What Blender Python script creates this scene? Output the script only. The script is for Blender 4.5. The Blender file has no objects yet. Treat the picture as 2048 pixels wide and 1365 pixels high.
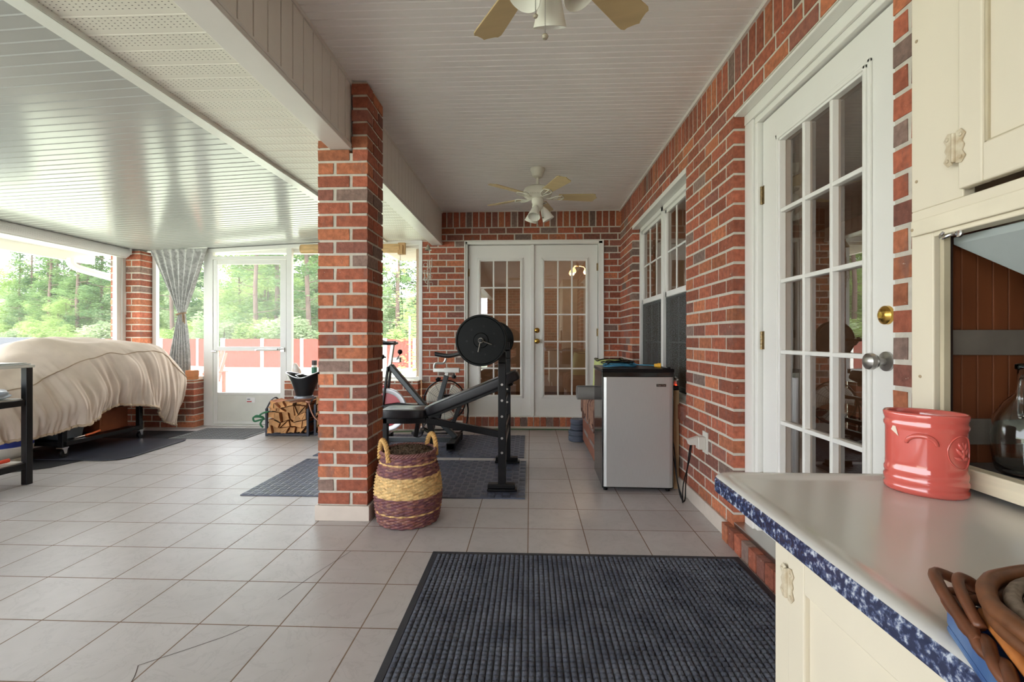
import bpy, math, random
from mathutils import Vector, Matrix, noise
PI = math.pi
rnd = random.Random(7)
scn = bpy.context.scene
COL = scn.collection

# ------------------------------------------------------------------ camera, world, sun, exposure
cam = bpy.data.cameras.new('camera'); camo = bpy.data.objects.new('camera', cam); COL.objects.link(camo)
camo.location = (0, 0, 1.07); camo.rotation_euler = (PI/2, 0, math.radians(2.25))
cam.sensor_width = 36; cam.lens = 930/2048*36; cam.shift_y = -5.5/2048
cam.clip_start = 0.02; cam.clip_end = 500
scn.camera = camo
W = bpy.data.worlds.new('world'); scn.world = W; W.use_nodes = True
bg = W.node_tree.nodes['Background']; bg.inputs[0].default_value = (0.90, 0.94, 1.0, 1); bg.inputs[1].default_value = 6.5
sun = bpy.data.lights.new('sun', 'SUN'); suno = bpy.data.objects.new('sun', sun); COL.objects.link(suno)
sun.energy = 4.0; sun.angle = math.radians(3); sun.color = (1, .96, .88)
suno.rotation_euler = (math.radians(28), math.radians(-22), 0)
scn.view_settings.view_transform = 'Standard'; scn.view_settings.look = 'None'
scn.view_settings.exposure = 0.15; scn.view_settings.gamma = 1; scn.view_settings.use_curve_mapping = False

# ------------------------------------------------------------------ helpers
def lin(c):
    return tuple(((v/255)/12.92 if v/255 <= .04045 else (((v/255)+.055)/1.055)**2.4) for v in c)

class MB:
    def __init__(s): s.v = []; s.f = []; s.m = []; s.c = []; s.M = None; s.uv = None
    def add(s, vs, fs, m=0, c=None):
        b = len(s.v)
        if s.M is not None: vs = [tuple(s.M @ Vector(p)) for p in vs]
        s.v += [tuple(p) for p in vs]
        for f in fs: s.f.append(tuple(i+b for i in f)); s.m.append(m); s.c.append(c)
    def box(s, x0, x1, y0, y1, z0, z1, m=0, c=None, j=0):
        p = [(x0,y0,z0),(x1,y0,z0),(x1,y1,z0),(x0,y1,z0),(x0,y0,z1),(x1,y0,z1),(x1,y1,z1),(x0,y1,z1)]
        if j: p = [tuple(a+rnd.uniform(-j, j) for a in q) for q in p]
        s.add(p, [(0,3,2,1),(4,5,6,7),(0,1,5,4),(1,2,6,5),(2,3,7,6),(3,0,4,7)], m, c)
    def cbox(s, c, sx, sy, sz, R=None, m=0, col=None):
        h = [(a*sx/2, b*sy/2, d*sz/2) for d in (-1,1) for a, b in ((-1,-1),(1,-1),(1,1),(-1,1))]
        if R is not None: h = [tuple(R @ Vector(q)) for q in h]
        s.add([(q[0]+c[0], q[1]+c[1], q[2]+c[2]) for q in h], [(0,3,2,1),(4,5,6,7),(0,1,5,4),(1,2,6,5),(2,3,7,6),(3,0,4,7)], m, col)
    def bar(s, a, b, w, h, up=(0,0,1), m=0):   # rectangular bar from a to b
        a, b = Vector(a), Vector(b); d = (b-a); L = d.length; d.normalize(); u = Vector(up)
        if abs(d.dot(u)) > .98: u = Vector((0,1,0))
        x = d.cross(u).normalized(); u = x.cross(d).normalized()
        p = []
        for q in (a, b):
            for i, k in ((-1,-1),(1,-1),(1,1),(-1,1)): p.append(tuple(q + x*(i*w/2) + u*(k*h/2)))
        s.add(p, [(0,1,2,3),(7,6,5,4),(0,4,5,1),(1,5,6,2),(2,6,7,3),(3,7,4,0)], m)
    def tube(s, pts, r, n=10, m=0, closed=False, c=None):
        pts = [Vector(p) for p in pts]; N = len(pts)
        rs = r if isinstance(r, (list, tuple)) else [r]*N
        vs = []; prev = None
        for i, p in enumerate(pts):
            if closed: t = (pts[(i+1) % N]-pts[i-1])
            else: t = pts[min(i+1, N-1)]-pts[max(i-1, 0)]
            if t.length < 1e-9: t = Vector((0,0,1))
            t.normalize()
            if prev is None:
                prev = t.orthogonal().normalized()
            prev = (prev - t*prev.dot(t))
            if prev.length < 1e-6: prev = t.orthogonal()
            prev.normalize(); q = t.cross(prev)
            for k in range(n):
                a = 2*PI*k/n; vs.append(tuple(p + (prev*math.cos(a)+q*math.sin(a))*rs[i]))
        fs = []
        for i in range(N if closed else N-1):
            for k in range(n):
                a = i*n+k; b = i*n+(k+1) % n; c2 = ((i+1) % N)*n+(k+1) % n; d = ((i+1) % N)*n+k
                fs.append((a, b, c2, d))
        if not closed: fs.append(tuple(range(n-1, -1, -1))); fs.append(tuple((N-1)*n+k for k in range(n)))
        s.add(vs, fs, m, c)
    def lathe(s, prof, n=32, c=(0,0,0), R=None, m=0, sx=1, sy=1):
        vs = []; fs = []; idx = []
        for (r, z) in prof:
            if r < 1e-6: idx.append([len(vs)]*n); vs.append((0,0,z))
            else:
                idx.append(list(range(len(vs), len(vs)+n)))
                for k in range(n): a = 2*PI*k/n; vs.append((r*math.cos(a)*sx, r*math.sin(a)*sy, z))
        for i in range(len(prof)-1):
            A, B = idx[i], idx[i+1]
            for k in range(n):
                q = [A[k], A[(k+1)%n], B[(k+1)%n], B[k]]; q2 = []
                for t in q:
                    if t not in q2: q2.append(t)
                if len(q2) > 2: fs.append(tuple(q2))
        if R is not None: vs = [tuple(R @ Vector(q)) for q in vs]
        s.add([(q[0]+c[0], q[1]+c[1], q[2]+c[2]) for q in vs], fs, m)
    def prism(s, poly, a, b, ax='z', m=0, c=None):   # extrude a 2-D polygon along an axis
        def P(p, t): return {'z': (p[0],p[1],t), 'y': (p[0],t,p[1]), 'x': (t,p[0],p[1])}[ax]
        n = len(poly); vs = [P(p, a) for p in poly]+[P(p, b) for p in poly]
        fs = [tuple(range(n-1,-1,-1)), tuple(range(n,2*n))]+[(i,(i+1)%n,n+(i+1)%n,n+i) for i in range(n)]
        s.add(vs, fs, m, c)
    def grid(s, fn, nu, nv, cu=False, m=0, cf=None):
        vs = [fn(i/(nu), j/(nv)) for j in range(nv+1) for i in range(nu if cu else nu+1)]
        w = nu if cu else nu+1; b = len(s.v); s.v += [tuple(p) for p in (vs if s.M is None else [s.M @ Vector(q) for q in vs])]
        for j in range(nv):
            for i in range(nu):
                i2 = (i+1) % w if cu else i+1
                s.f.append((b+j*w+i, b+j*w+i2, b+(j+1)*w+i2, b+(j+1)*w+i)); s.m.append(m)
                s.c.append(cf((i+.5)/nu, (j+.5)/nv) if cf else None)

WL = {}
def wloc(o): return WL.get(o.name, Vector((0,0,0)))
def obj(name, mb, mats, parent=None, smooth=False, bevel=0, seg=2, solid=0, subsurf=0, origin=None):
    me = bpy.data.meshes.new(name)
    if origin is None:
        if parent is not None: origin = wloc(parent)
        else:
            xs = [p[0] for p in mb.v]; ys = [p[1] for p in mb.v]; zs = [p[2] for p in mb.v]
            origin = Vector(((min(xs)+max(xs))/2, (min(ys)+max(ys))/2, min(zs)))
    origin = Vector(origin)
    me.from_pydata([(p[0]-origin[0], p[1]-origin[1], p[2]-origin[2]) for p in mb.v], [], mb.f)
    for mt in (mats if isinstance(mats, (list, tuple)) else [mats]): me.materials.append(mt)
    if any(mb.m): me.polygons.foreach_set('material_index', mb.m)
    if any(c is not None for c in mb.c):
        at = me.color_attributes.new('Col', 'FLOAT_COLOR', 'CORNER'); data = []
        for p, c in zip(me.polygons, mb.c):
            c = c or (1,1,1); data += [c[0], c[1], c[2], 1.0]*p.loop_total
        at.data.foreach_set('color', data)
    if smooth:
        me.polygons.foreach_set('use_smooth', [True]*len(me.polygons))
        if smooth != 'all':
            try: me.set_sharp_from_angle(angle=math.radians(35))
            except Exception: pass
    me.update()
    o = bpy.data.objects.new(name, me); COL.objects.link(o)
    if parent is not None:
        o.parent = parent; o.location = origin - wloc(parent)
    else: o.location = origin
    WL[o.name] = origin.copy()
    if solid: md = o.modifiers.new('solid', 'SOLIDIFY'); md.thickness = solid; md.offset = 0
    if bevel:
        md = o.modifiers.new('bevel', 'BEVEL'); md.width = bevel; md.segments = seg; md.limit_method = 'ANGLE'; md.angle_limit = math.radians(40)
        md.harden_normals = False
    if subsurf: md = o.modifiers.new('sub', 'SUBSURF'); md.levels = subsurf; md.render_levels = subsurf
    return o
def tag(o, label, cat, group=None, kind=None):
    o['label'] = label; o['category'] = cat
    if group: o['group'] = group
    if kind: o['kind'] = kind
    return o
def thing(name, label, cat, loc, group=None):
    o = bpy.data.objects.new(name, None); COL.objects.link(o); o.location = loc; o.empty_display_size = .1
    WL[o.name] = Vector(loc); return tag(o, label, cat, group)
def struct(o): o['kind'] = 'structure'; return o
def semp(name, loc=(0,0,0)):
    o = bpy.data.objects.new(name, None); COL.objects.link(o); o.location = loc; WL[o.name] = Vector(loc); return struct(o)
def copy_tree(o, parent=None):
    c = o.copy(); COL.objects.link(c); c.parent = parent
    for ch in list(o.children): copy_tree(ch, c)
    return c
def rx(a): return Matrix.Rotation(a, 3, 'X')
def ry(a): return Matrix.Rotation(a, 3, 'Y')
def rz(a): return Matrix.Rotation(a, 3, 'Z')
def clamp(x, a=0, b=1): return max(a, min(b, x))
def arc(c, r, a0, a1, n, ax='xz'):
    out = []
    for i in range(n+1):
        a = a0+(a1-a0)*i/n
        if ax == 'xz': out.append((c[0]+r*math.cos(a), c[1], c[2]+r*math.sin(a)))
        elif ax == 'yz': out.append((c[0], c[1]+r*math.cos(a), c[2]+r*math.sin(a)))
        else: out.append((c[0]+r*math.cos(a), c[1]+r*math.sin(a), c[2]))
    return out
def smoothpath(pts, k=6):
    P = [Vector(p) for p in pts]; out = []
    for i in range(len(P)-1):
        p0 = P[max(i-1,0)]; p1 = P[i]; p2 = P[i+1]; p3 = P[min(i+2,len(P)-1)]
        for j in range(k):
            t = j/k
            out.append(.5*((2*p1)+(-p0+p2)*t+(2*p0-5*p1+4*p2-p3)*t*t+(-p0+3*p1-3*p2+p3)*t**3))
    out.append(P[-1]); return out

# ------------------------------------------------------------------ materials
def mat(name, col, rough=.6, metal=0, var=0, vs=8, bump=0, bs=60, spec=.5, col2=None, attr=False, emit=None, coat=0, stretch=None, trans=0, dist=.002):
    m = bpy.data.materials.new(name); m.use_nodes = True; nt = m.node_tree; N = nt.nodes; L = nt.links
    p = N['Principled BSDF']; c = lin(col)
    p.inputs['Base Color'].default_value = (*c, 1); p.inputs['Roughness'].default_value = rough; p.inputs['Metallic'].default_value = metal
    p.inputs['Specular IOR Level'].default_value = spec
    if coat: p.inputs['Coat Weight'].default_value = coat; p.inputs['Coat Roughness'].default_value = .05
    if emit: p.inputs['Emission Color'].default_value = (*lin(emit[0]), 1); p.inputs['Emission Strength'].default_value = emit[1]
    tc = N.new('ShaderNodeTexCoord'); mp = N.new('ShaderNodeMapping'); L.new(tc.outputs['Object'], mp.inputs[0])
    if stretch: mp.inputs['Scale'].default_value = stretch
    src = None
    if attr:
        a = N.new('ShaderNodeAttribute'); a.attribute_name = 'Col'; src = a.outputs['Color']
    if var or col2:
        n = N.new('ShaderNodeTexNoise'); n.inputs['Scale'].default_value = vs; n.inputs['Detail'].default_value = 5; L.new(mp.outputs[0], n.inputs[0])
        mr = N.new('ShaderNodeMapRange'); mr.inputs[1].default_value = .3; mr.inputs[2].default_value = .7; L.new(n.outputs[0], mr.inputs[0])
        if col2:
            mx = N.new('ShaderNodeMix'); mx.data_type = 'RGBA'; L.new(mr.outputs[0], mx.inputs[0])
            mx.inputs[6].default_value = (*c,1); mx.inputs[7].default_value = (*lin(col2),1)
            if src: L.new(src, mx.inputs[6])
            src = mx.outputs[2]
        else:
            mr.inputs[3].default_value = 1-var; mr.inputs[4].default_value = 1+var
            mx = N.new('ShaderNodeMix'); mx.data_type = 'RGBA'; mx.blend_type = 'MULTIPLY'; mx.inputs[0].default_value = 1
            if src: L.new(src, mx.inputs[6])
            else: mx.inputs[6].default_value = (*c,1)
            L.new(mr.outputs[0], mx.inputs[7]); src = mx.outputs[2]
    if src: L.new(src, p.inputs['Base Color'])
    if bump:
        n2 = N.new('ShaderNodeTexNoise'); n2.inputs['Scale'].default_value = bs; n2.inputs['Detail'].default_value = 4; L.new(mp.outputs[0], n2.inputs[0])
        b = N.new('ShaderNodeBump'); b.inputs['Strength'].default_value = bump; b.inputs['Distance'].default_value = dist
        L.new(n2.outputs[0], b.inputs['Height']); L.new(b.outputs[0], p.inputs['Normal'])
    return m

M_brick = mat('brick', (160,72,50), .85, attr=True, var=.26, vs=40, bump=.8, bs=110, dist=.004)
def flash(m):
    nt = m.node_tree; N = nt.nodes; L = nt.links; p = N['Principled BSDF']; src = p.inputs['Base Color'].links[0].from_socket
    g = N.new('ShaderNodeNewGeometry'); mp = N.new('ShaderNodeMapping'); mp.inputs['Scale'].default_value = (9,9,3.2); L.new(g.outputs['Position'], mp.inputs[0])
    n = N.new('ShaderNodeTexNoise'); n.inputs['Scale'].default_value = 1.6; n.inputs['Detail'].default_value = 6; n.inputs['Roughness'].default_value = .65; L.new(mp.outputs[0], n.inputs[0])
    r = N.new('ShaderNodeMapRange'); r.inputs[1].default_value = .56; r.inputs[2].default_value = .72; r.inputs[4].default_value = .75; L.new(n.outputs[0], r.inputs[0])
    mx = N.new('ShaderNodeMix'); mx.data_type = 'RGBA'; L.new(r.outputs[0], mx.inputs[0]); L.new(src, mx.inputs[6]); mx.inputs[7].default_value = (*lin((122,96,88)),1)
    n2 = N.new('ShaderNodeTexNoise'); n2.inputs['Scale'].default_value = 55; n2.inputs['Detail'].default_value = 2; L.new(g.outputs['Position'], n2.inputs[0])
    r2 = N.new('ShaderNodeMapRange'); r2.inputs[1].default_value = .72; r2.inputs[2].default_value = .76; r2.inputs[4].default_value = .7; L.new(n2.outputs[0], r2.inputs[0])
    m2 = N.new('ShaderNodeMix'); m2.data_type = 'RGBA'; L.new(r2.outputs[0], m2.inputs[0]); L.new(mx.outputs[2], m2.inputs[6]); m2.inputs[7].default_value = (*lin((206,186,168)),1)
    L.new(m2.outputs[2], p.inputs['Base Color'])
flash(M_brick)
M_mortar = mat('mortar', (206,199,186), .95, var=.08, vs=40, bump=.6, bs=120, dist=.003)
M_white = mat('white_paint', (232,230,224), .35, var=.02, vs=4)
M_door = mat('door_paint', (238,236,230), .32, var=.015, vs=3)
M_frame = mat('aluminium_frame', (226,226,222), .4, var=.03, vs=6)
M_vinyl = mat('vinyl_ceiling', (244,240,236), .42, var=.02, vs=5, bump=.15, bs=40, stretch=(.15,6,1))
M_vinyl2 = mat('vinyl_fascia', (228,222,214), .45, var=.03, vs=5)
M_beam = mat('beam_wrap', (222,218,212), .35, var=.02)
M_channel = mat('roof_channel', (226,228,222), .25, var=.03)
M_tiletrim = mat('tile_trim', (208,196,184), .4, var=.05, vs=10)
M_black = mat('black_steel', (10,10,13), .34, var=.1, spec=.28)
M_blk_soft = mat('black_vinyl', (24,24,30), .36, bump=.15, bs=200)
M_plate = mat('weight_plate_plastic', (12,15,15), .5, var=.1, bump=.15, bs=90, spec=.18)
M_chrome = mat('chrome', (210,210,212), .18, 1)
M_brass = mat('brass', (205,165,85), .22, 1)
M_nickel = mat('satin_nickel', (175,172,168), .3, 1)
M_rubber = mat('rubber_mat', (86,91,108), .32, var=.12, vs=12)
M_rubber2 = mat('rubber_border', (40,42,50), .6, bump=.3, bs=80)
M_cream = mat('cream_paint', (222,212,190), .45, var=.05, vs=4, bump=.25, bs=18, stretch=(1,1,.35))
M_creamdark = mat('cream_paint_worn', (190,178,150), .55, var=.12, vs=10)

def brick_cols():
    r = rnd.random()
    if r < .11: b = (132,108,98)
    elif r < .24: b = (146,92,78)
    elif r < .42: b = (178,108,76)
    else: b = (163,92,69)
    k = rnd.uniform(.86, 1.12); return lin(tuple(clamp(x*k,0,255) for x in b))

CH = .0771; BL = .2035; MJ = .0145
def brick_face(mb, place, regions, holes, th, v0=0.0, soldier=None, rowlock=None, off=0.0):
    """courses of bricks; place(u0,u1,n0,n1,z0,z1,mat,col,jitter) makes a box in wall coordinates"""
    umin = min(r[0] for r in regions); umax = max(r[1] for r in regions); vmax = max(r[3] for r in regions); vmin = min(r[2] for r in regions)
    rows = []; z = v0; k = 0
    while z < vmax-.01:
        if soldier and soldier[0]-.01 <= z < soldier[1]-.02: rows.append((z, soldier[1], 's')); z = soldier[1]; continue
        z1 = z+CH
        if soldier and z < soldier[0] < z1+.03: z1 = soldier[0]
        rows.append((z, min(z1, vmax), k % 2)); z = z1; k += 1
    for (z0, z1, kd) in rows:
        zm = (z0+z1)/2
        if zm < vmin: continue
        iv = [(r[0], r[1]) for r in regions if r[2] <= zm <= r[3]]
        for h in holes:
            if h[2] < zm < h[3]:
                nv = []
                for a, b in iv:
                    if h[1] <= a or h[0] >= b: nv.append((a, b))
                    else:
                        if h[0] > a: nv.append((a, h[0]))
                        if h[1] < b: nv.append((h[1], b))
                iv = nv
        L = BL if kd != 's' else CH
        for a, b in iv:
            if b-a < .02: continue
            place(a+.004, b-.004, .0024, th, z0, z1, 1, None, 0)
            i0 = math.floor((a-off)/L)-1; u = off+i0*L+(L/2 if kd == 1 else 0)
            cuts = [a]
            while u < b:
                if a+.035 < u < b-.035: cuts.append(u)
                u += L
            cuts.append(b+MJ)
            for p, q in zip(cuts, cuts[1:]): place(p, q-MJ, 0, th-.004, z0+MJ/2, z1-MJ/2, 0, brick_cols(), .001)

# ================================================================== SETTING
YB = 5.53      # brick back wall
XR = 1.06      # brick right wall
ZC = 2.585
# ---- floor
def tile_material():
    m = bpy.data.materials.new('floor_tile'); m.use_nodes = True; nt = m.node_tree; N = nt.nodes; L = nt.links; p = N['Principled BSDF']
    g = N.new('ShaderNodeNewGeometry'); mp = N.new('ShaderNodeMapping'); L.new(g.outputs['Position'], mp.inputs[0])
    T = .3065
    mp.inputs['Location'].default_value = (.012+T*40, -2.612+T*40, 0)
    br = N.new('ShaderNodeTexBrick'); br.offset = 0; br.squash = 1
    br.inputs['Scale'].default_value = 1; br.inputs['Brick Width'].default_value = T; br.inputs['Row Height'].default_value = T
    br.inputs['Mortar Size'].default_value = .0028; br.inputs['Mortar Smooth'].default_value = .15; br.inputs['Bias'].default_value = 0
    br.inputs['Color1'].default_value = (*lin((188,182,181)),1); br.inputs['Color2'].default_value = (*lin((181,175,174)),1)
    br.inputs['Mortar'].default_value = (*lin((128,106,90)),1)
    L.new(mp.outputs[0], br.inputs[0])
    n = N.new('ShaderNodeTexNoise'); n.inputs['Scale'].default_value = 5; n.inputs['Detail'].default_value = 8; n.inputs['Distortion'].default_value = 1.5; L.new(g.outputs['Position'], n.inputs[0])
    # thin slate like veins: |noise-.5| narrow
    v = N.new('ShaderNodeTexNoise'); v.inputs['Scale'].default_value = 7; v.inputs['Detail'].default_value = 6; v.inputs['Roughness'].default_value=.62; v.inputs['Distortion'].default_value = .8; L.new(g.outputs['Position'], v.inputs[0])
    s = N.new('ShaderNodeMath'); s.operation='SUBTRACT'; s.inputs[1].default_value=.5; L.new(v.outputs[0], s.inputs[0])
    a = N.new('ShaderNodeMath'); a.operation='ABSOLUTE'; L.new(s.outputs[0], a.inputs[0])
    r = N.new('ShaderNodeMapRange'); r.inputs[1].default_value=0; r.inputs[2].default_value=.022; r.inputs[3].default_value=.90; r.inputs[4].default_value=1; L.new(a.outputs[0], r.inputs[0])
    r2 = N.new('ShaderNodeMapRange'); r2.inputs[1].default_value=.35; r2.inputs[2].default_value=.65; r2.inputs[3].default_value=.95; r2.inputs[4].default_value=1.04; L.new(n.outputs[0], r2.inputs[0])
    mm = N.new('ShaderNodeMath'); mm.operation='MULTIPLY'; L.new(r.outputs[0], mm.inputs[0]); L.new(r2.outputs[0], mm.inputs[1])
    mx = N.new('ShaderNodeMix'); mx.data_type='RGBA'; mx.blend_type='MULTIPLY'; mx.inputs[0].default_value=1; L.new(br.outputs['Color'], mx.inputs[6]); L.new(mm.outputs[0], mx.inputs[7])
    L.new(mx.outputs[2], p.inputs['Base Color'])
    rr = N.new('ShaderNodeMapRange'); rr.inputs[3].default_value=.27; rr.inputs[4].default_value=.42; L.new(n.outputs[0], rr.inputs[0])
    rm = N.new('ShaderNodeMath'); rm.operation='MAXIMUM'; L.new(rr.outputs[0], rm.inputs[0]); L.new(br.outputs['Fac'], rm.inputs[1]); L.new(rm.outputs[0], p.inputs['Roughness'])
    inv = N.new('ShaderNodeMath'); inv.operation='SUBTRACT'; inv.inputs[0].default_value=1; L.new(br.outputs['Fac'], inv.inputs[1])
    h = N.new('ShaderNodeMath'); h.operation='MULTIPLY_ADD'; h.inputs[1].default_value=.35; L.new(r.outputs[0], h.inputs[0]); L.new(inv.outputs[0], h.inputs[2])
    h2 = N.new('ShaderNodeMath'); h2.operation='MULTIPLY_ADD'; h2.inputs[1].default_value=.5; L.new(n.outputs[0], h2.inputs[0]); L.new(h.outputs[0], h2.inputs[2])
    b = N.new('ShaderNodeBump'); b.inputs['Strength'].default_value=.5; b.inputs['Distance'].default_value=.003; L.new(h2.outputs[0], b.inputs['Height']); L.new(b.outputs[0], p.inputs['Normal'])
    return m
M_tile = tile_material()
mb = MB(); mb.box(-5.1, 1.5, -2.4, 5.62, -.12, 0); struct(obj('floor', mb, M_tile, origin=(0,0,0)))
# hairline cracks in the tiles, thin dark filler lines lying in the surface
mb = MB()
for pts in ([(-1.28,1.47),(-1.10,1.62),(-1.045,1.69)], [(-1.28,1.47),(-1.24,1.40),(-1.22,1.30)], [(-1.03,1.86),(-.99,2.02),(-.96,2.12)], [(-.96,2.12),(-.90,2.30)]):
    P = smoothpath([(x,y,.0006) for x,y in pts], 4)
    for i in range(len(P)-1):
        d = (P[i+1]-P[i]).normalized(); n_ = Vector((-d.y, d.x, 0))*.0011
        mb.add([P[i]-n_, P[i]+n_, P[i+1]+n_, P[i+1]-n_], [(3,2,1,0)])
struct(obj('floor_crack', mb, mat('crack_dirt', (70,55,48), .9)))

# ---- main ceiling: double-four vinyl boards running across the porch
mb = MB(); y = -2.3; x0, x1 = -1.1, XR+.02
prof = []
while y < YB:
    prof += [(y,0),(y+.004,.010),(y+.009,0),(y+.048,0),(y+.051,.005),(y+.056,.0)]; y += .1016
prof.append((YB, 0))
n = len(prof)
vs = [(x0, p[0], ZC+p[1]) for p in prof]+[(x1, p[0], ZC+p[1]) for p in prof]
mb.add(vs, [(i, i+1, n+i+1, n+i) for i in range(n-1)])
mb.box(x0-.2, x1+.6, -2.3, YB+.1, ZC+.02, ZC+.06)
struct(obj('ceiling', mb, M_vinyl, origin=(0,0,ZC)))
mb = MB()
mb.box(XR-.014, XR+.002, -2.3, YB, ZC-.022, ZC+.0); mb.box(-1.05, XR, YB-.016, YB, ZC-.01, ZC); mb.box(-1.063, -1.048, -2.3, YB, ZC-.02, ZC)
struct(obj('trim_1', mb, M_vinyl2))

# ---- beam with vertical vinyl fascia and white wrapped underside
mb = MB(); X0, X1 = -1.172, -1.063; zb = 2.19
mb.box(X0, X1, -2.3, YB, zb, ZC+.02, 1)
y = -2.28
while y < YB-.02:
    y2 = min(y+.098, YB); mb.box(X1, X1+.006, y+.0035, y2-.0035, zb+.028, ZC-.016, 1); y = y2
mb.box(X1, X1+.012, -2.3, YB, zb-.004, zb+.03, 0); mb.box(X0-.006, X1+.012, -2.3, YB, zb-.008, zb, 0)
mb.box(X1, X1+.016, -2.3, YB, zb+.012, zb+.02, 0)
struct(obj('trim_2', mb, [M_beam, M_vinyl2], bevel=.002))

# ---- perforated eave soffit
def perf_material():
    m = mat('perforated_vinyl', (222,218,206), .42); nt = m.node_tree; N = nt.nodes; L = nt.links; p = N['Principled BSDF']
    g = N.new('ShaderNodeNewGeometry'); sp = N.new('ShaderNodeSeparateXYZ'); L.new(g.outputs['Position'], sp.inputs[0])
    def mth(op, a, b=None, c=None):
        n = N.new('ShaderNodeMath'); n.operation = op
        for i, q in enumerate((a, b, c)):
            if q is None: continue
            if isinstance(q, (int, float)): n.inputs[i].default_value = q
            else: L.new(q, n.inputs[i])
        return n.outputs[0]
    # slots: x pitch .024, y pitch .0127 ; slot 7mm x 2.2mm, leaving the panel joints free
    fx = mth('ABSOLUTE', mth('SUBTRACT', mth('FRACT', mth('DIVIDE', sp.outputs[0], .024)), .5))
    fy = mth('ABSOLUTE', mth('SUBTRACT', mth('FRACT', mth('DIVIDE', sp.outputs[1], .0145)), .5))
    a = mth('LESS_THAN', fx, .13); b = mth('LESS_THAN', fy, .11)
    pan = mth('FRACT', mth('DIVIDE', mth('ADD', sp.outputs[1], 10.16), .1016)); c = mth('MULTIPLY', mth('GREATER_THAN', pan, .16), mth('LESS_THAN', pan, .86))
    k = mth('MULTIPLY', mth('MULTIPLY', a, b), c)
    mx = N.new('ShaderNodeMix'); mx.data_type = 'RGBA'; L.new(k, mx.inputs[0]); mx.inputs[6].default_value = (*lin((222,218,206)),1); mx.inputs[7].default_value = (*lin((70,62,54)),1)
    L.new(mx.outputs[2], p.inputs['Base Color'])
    h = mth('SUBTRACT', 1, k); bu = N.new('ShaderNodeBump'); bu.inputs['Strength'].default_value=.6; bu.inputs['Distance'].default_value=.002; L.new(h, bu.inputs['Height']); L.new(bu.outputs[0], p.inputs['Normal'])
    return m
M_perf = perf_material(); ZS = 2.245
mb = MB(); prof = []; y = -2.3368
while y < YB+.02:
    prof += [(y,0),(y+.006,0),(y+.009,-.002),(y+.013,-.002),(y+.017,0),(y+.058,.001)]; y += .1016
n = len(prof); mb.add([(-1.73, p[0], ZS+p[1]) for p in prof]+[(X0+.01, p[0], ZS+p[1]) for p in prof], [(i,i+1,n+i+1,n+i) for i in range(n-1)])
mb.box(-1.73, X0, -2.3, YB+.02, ZS+.02, ZS+.05)
struct(obj('ceiling_soffit', mb, M_perf, origin=(0,0,ZS)))
# ---- channel between soffit and sunroom roof
mb = MB(); mb.box(-1.80, -1.718, -2.3, YB+.03, 2.226, 2.262)
mb.box(-1.742, -1.722, -2.3, YB+.03, 2.222, 2.227)
struct(obj('trim_3', mb, M_channel))
# ---- sunroom pan roof, ribs across
RA, RB = (-1.79, 2.268), (-5.0, 2.118)
def rz_at(x): return RA[1]+(RB[1]-RA[1])*(x-RA[0])/(RB[0]-RA[0])
M_pan = mat('pan_roof_enamel', (172,174,172), .17, var=.03, vs=1.5, bump=.10, bs=3.5, spec=.62, dist=.004)
mb = MB(); prof = []; y = -2.30
while y < YB+.06:
    prof += [(y,0),(y+.003,-.002),(y+.006,-.002),(y+.009,0),(y+.070,.0008)]; y += .0716
n = len(prof); mb.add([(RB[0], p[0], RB[1]+p[1]) for p in prof]+[(RA[0], p[0], RA[1]+p[1]) for p in prof], [(i,i+1,n+i+1,n+i) for i in range(n-1)])
mb.add([(RB[0],-2.3,RB[1]+.03),(RA[0],-2.3,RA[1]+.03),(RA[0],YB+.1,RA[1]+.03),(RB[0],YB+.1,RB[1]+.03),(RB[0],-2.3,RB[1]+.1),(RA[0],-2.3,RA[1]+.1),(RA[0],YB+.1,RA[1]+.1),(RB[0],YB+.1,RB[1]+.1)], [(0,3,2,1),(4,5,6,7),(0,1,5,4),(1,2,6,5),(2,3,7,6),(3,0,4,7)])
struct(obj('ceiling_sunroom', mb, M_pan, origin=(0,0,2.2)))

# ---- brick walls
DXL, DXR, DZ = -.79, .87, 2.235      # french door opening
mb = MB()
def pl(u0,u1,n0,n1,z0,z1,m,c,j): mb.box(u0,u1,YB+n0,YB+n1,z0,z1,m,c,j)
brick_face(mb, pl, [(-1.30, XR+.1, 0, ZC)], [(DXL, DXR, 0, DZ)], .12, soldier=(2.3901, ZC), off=-1.30)
struct(obj('wall_back', mb, [M_brick, M_mortar], origin=(0,YB,0)))
# right wall (faces -X) : u = y
WY0, WY1, WZ0, WZ1 = 3.21, 4.87, .60, 2.235
DY0, DY1 = 1.402, 2.47
mb = MB()
def pl(u0,u1,n0,n1,z0,z1,m,c,j): mb.box(XR+n0,XR+n1,u0,u1,z0,z1,m,c,j)
brick_face(mb, pl, [(-2.3, YB-.002, 0, ZC)], [(WY0, WY1, WZ0, WZ1), (DY0, DY1, -1, WZ1)], .12, soldier=(2.3901, ZC), off=DY1)
struct(obj('wall_right', mb, [M_brick, M_mortar], origin=(XR,0,0)))
# rear wall behind the camera
mb = MB()
def pl(u0,u1,n0,n1,z0,z1,m,c,j): mb.box(u0,u1,-2.3-n1,-2.3-n0,z0,z1,m,c,j)
brick_face(mb, pl, [(-1.25, XR+.1, 0, ZC)], [], .12)
struct(obj('wall_rear', mb, [M_brick, M_mortar], origin=(0,-2.3,0)))
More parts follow.
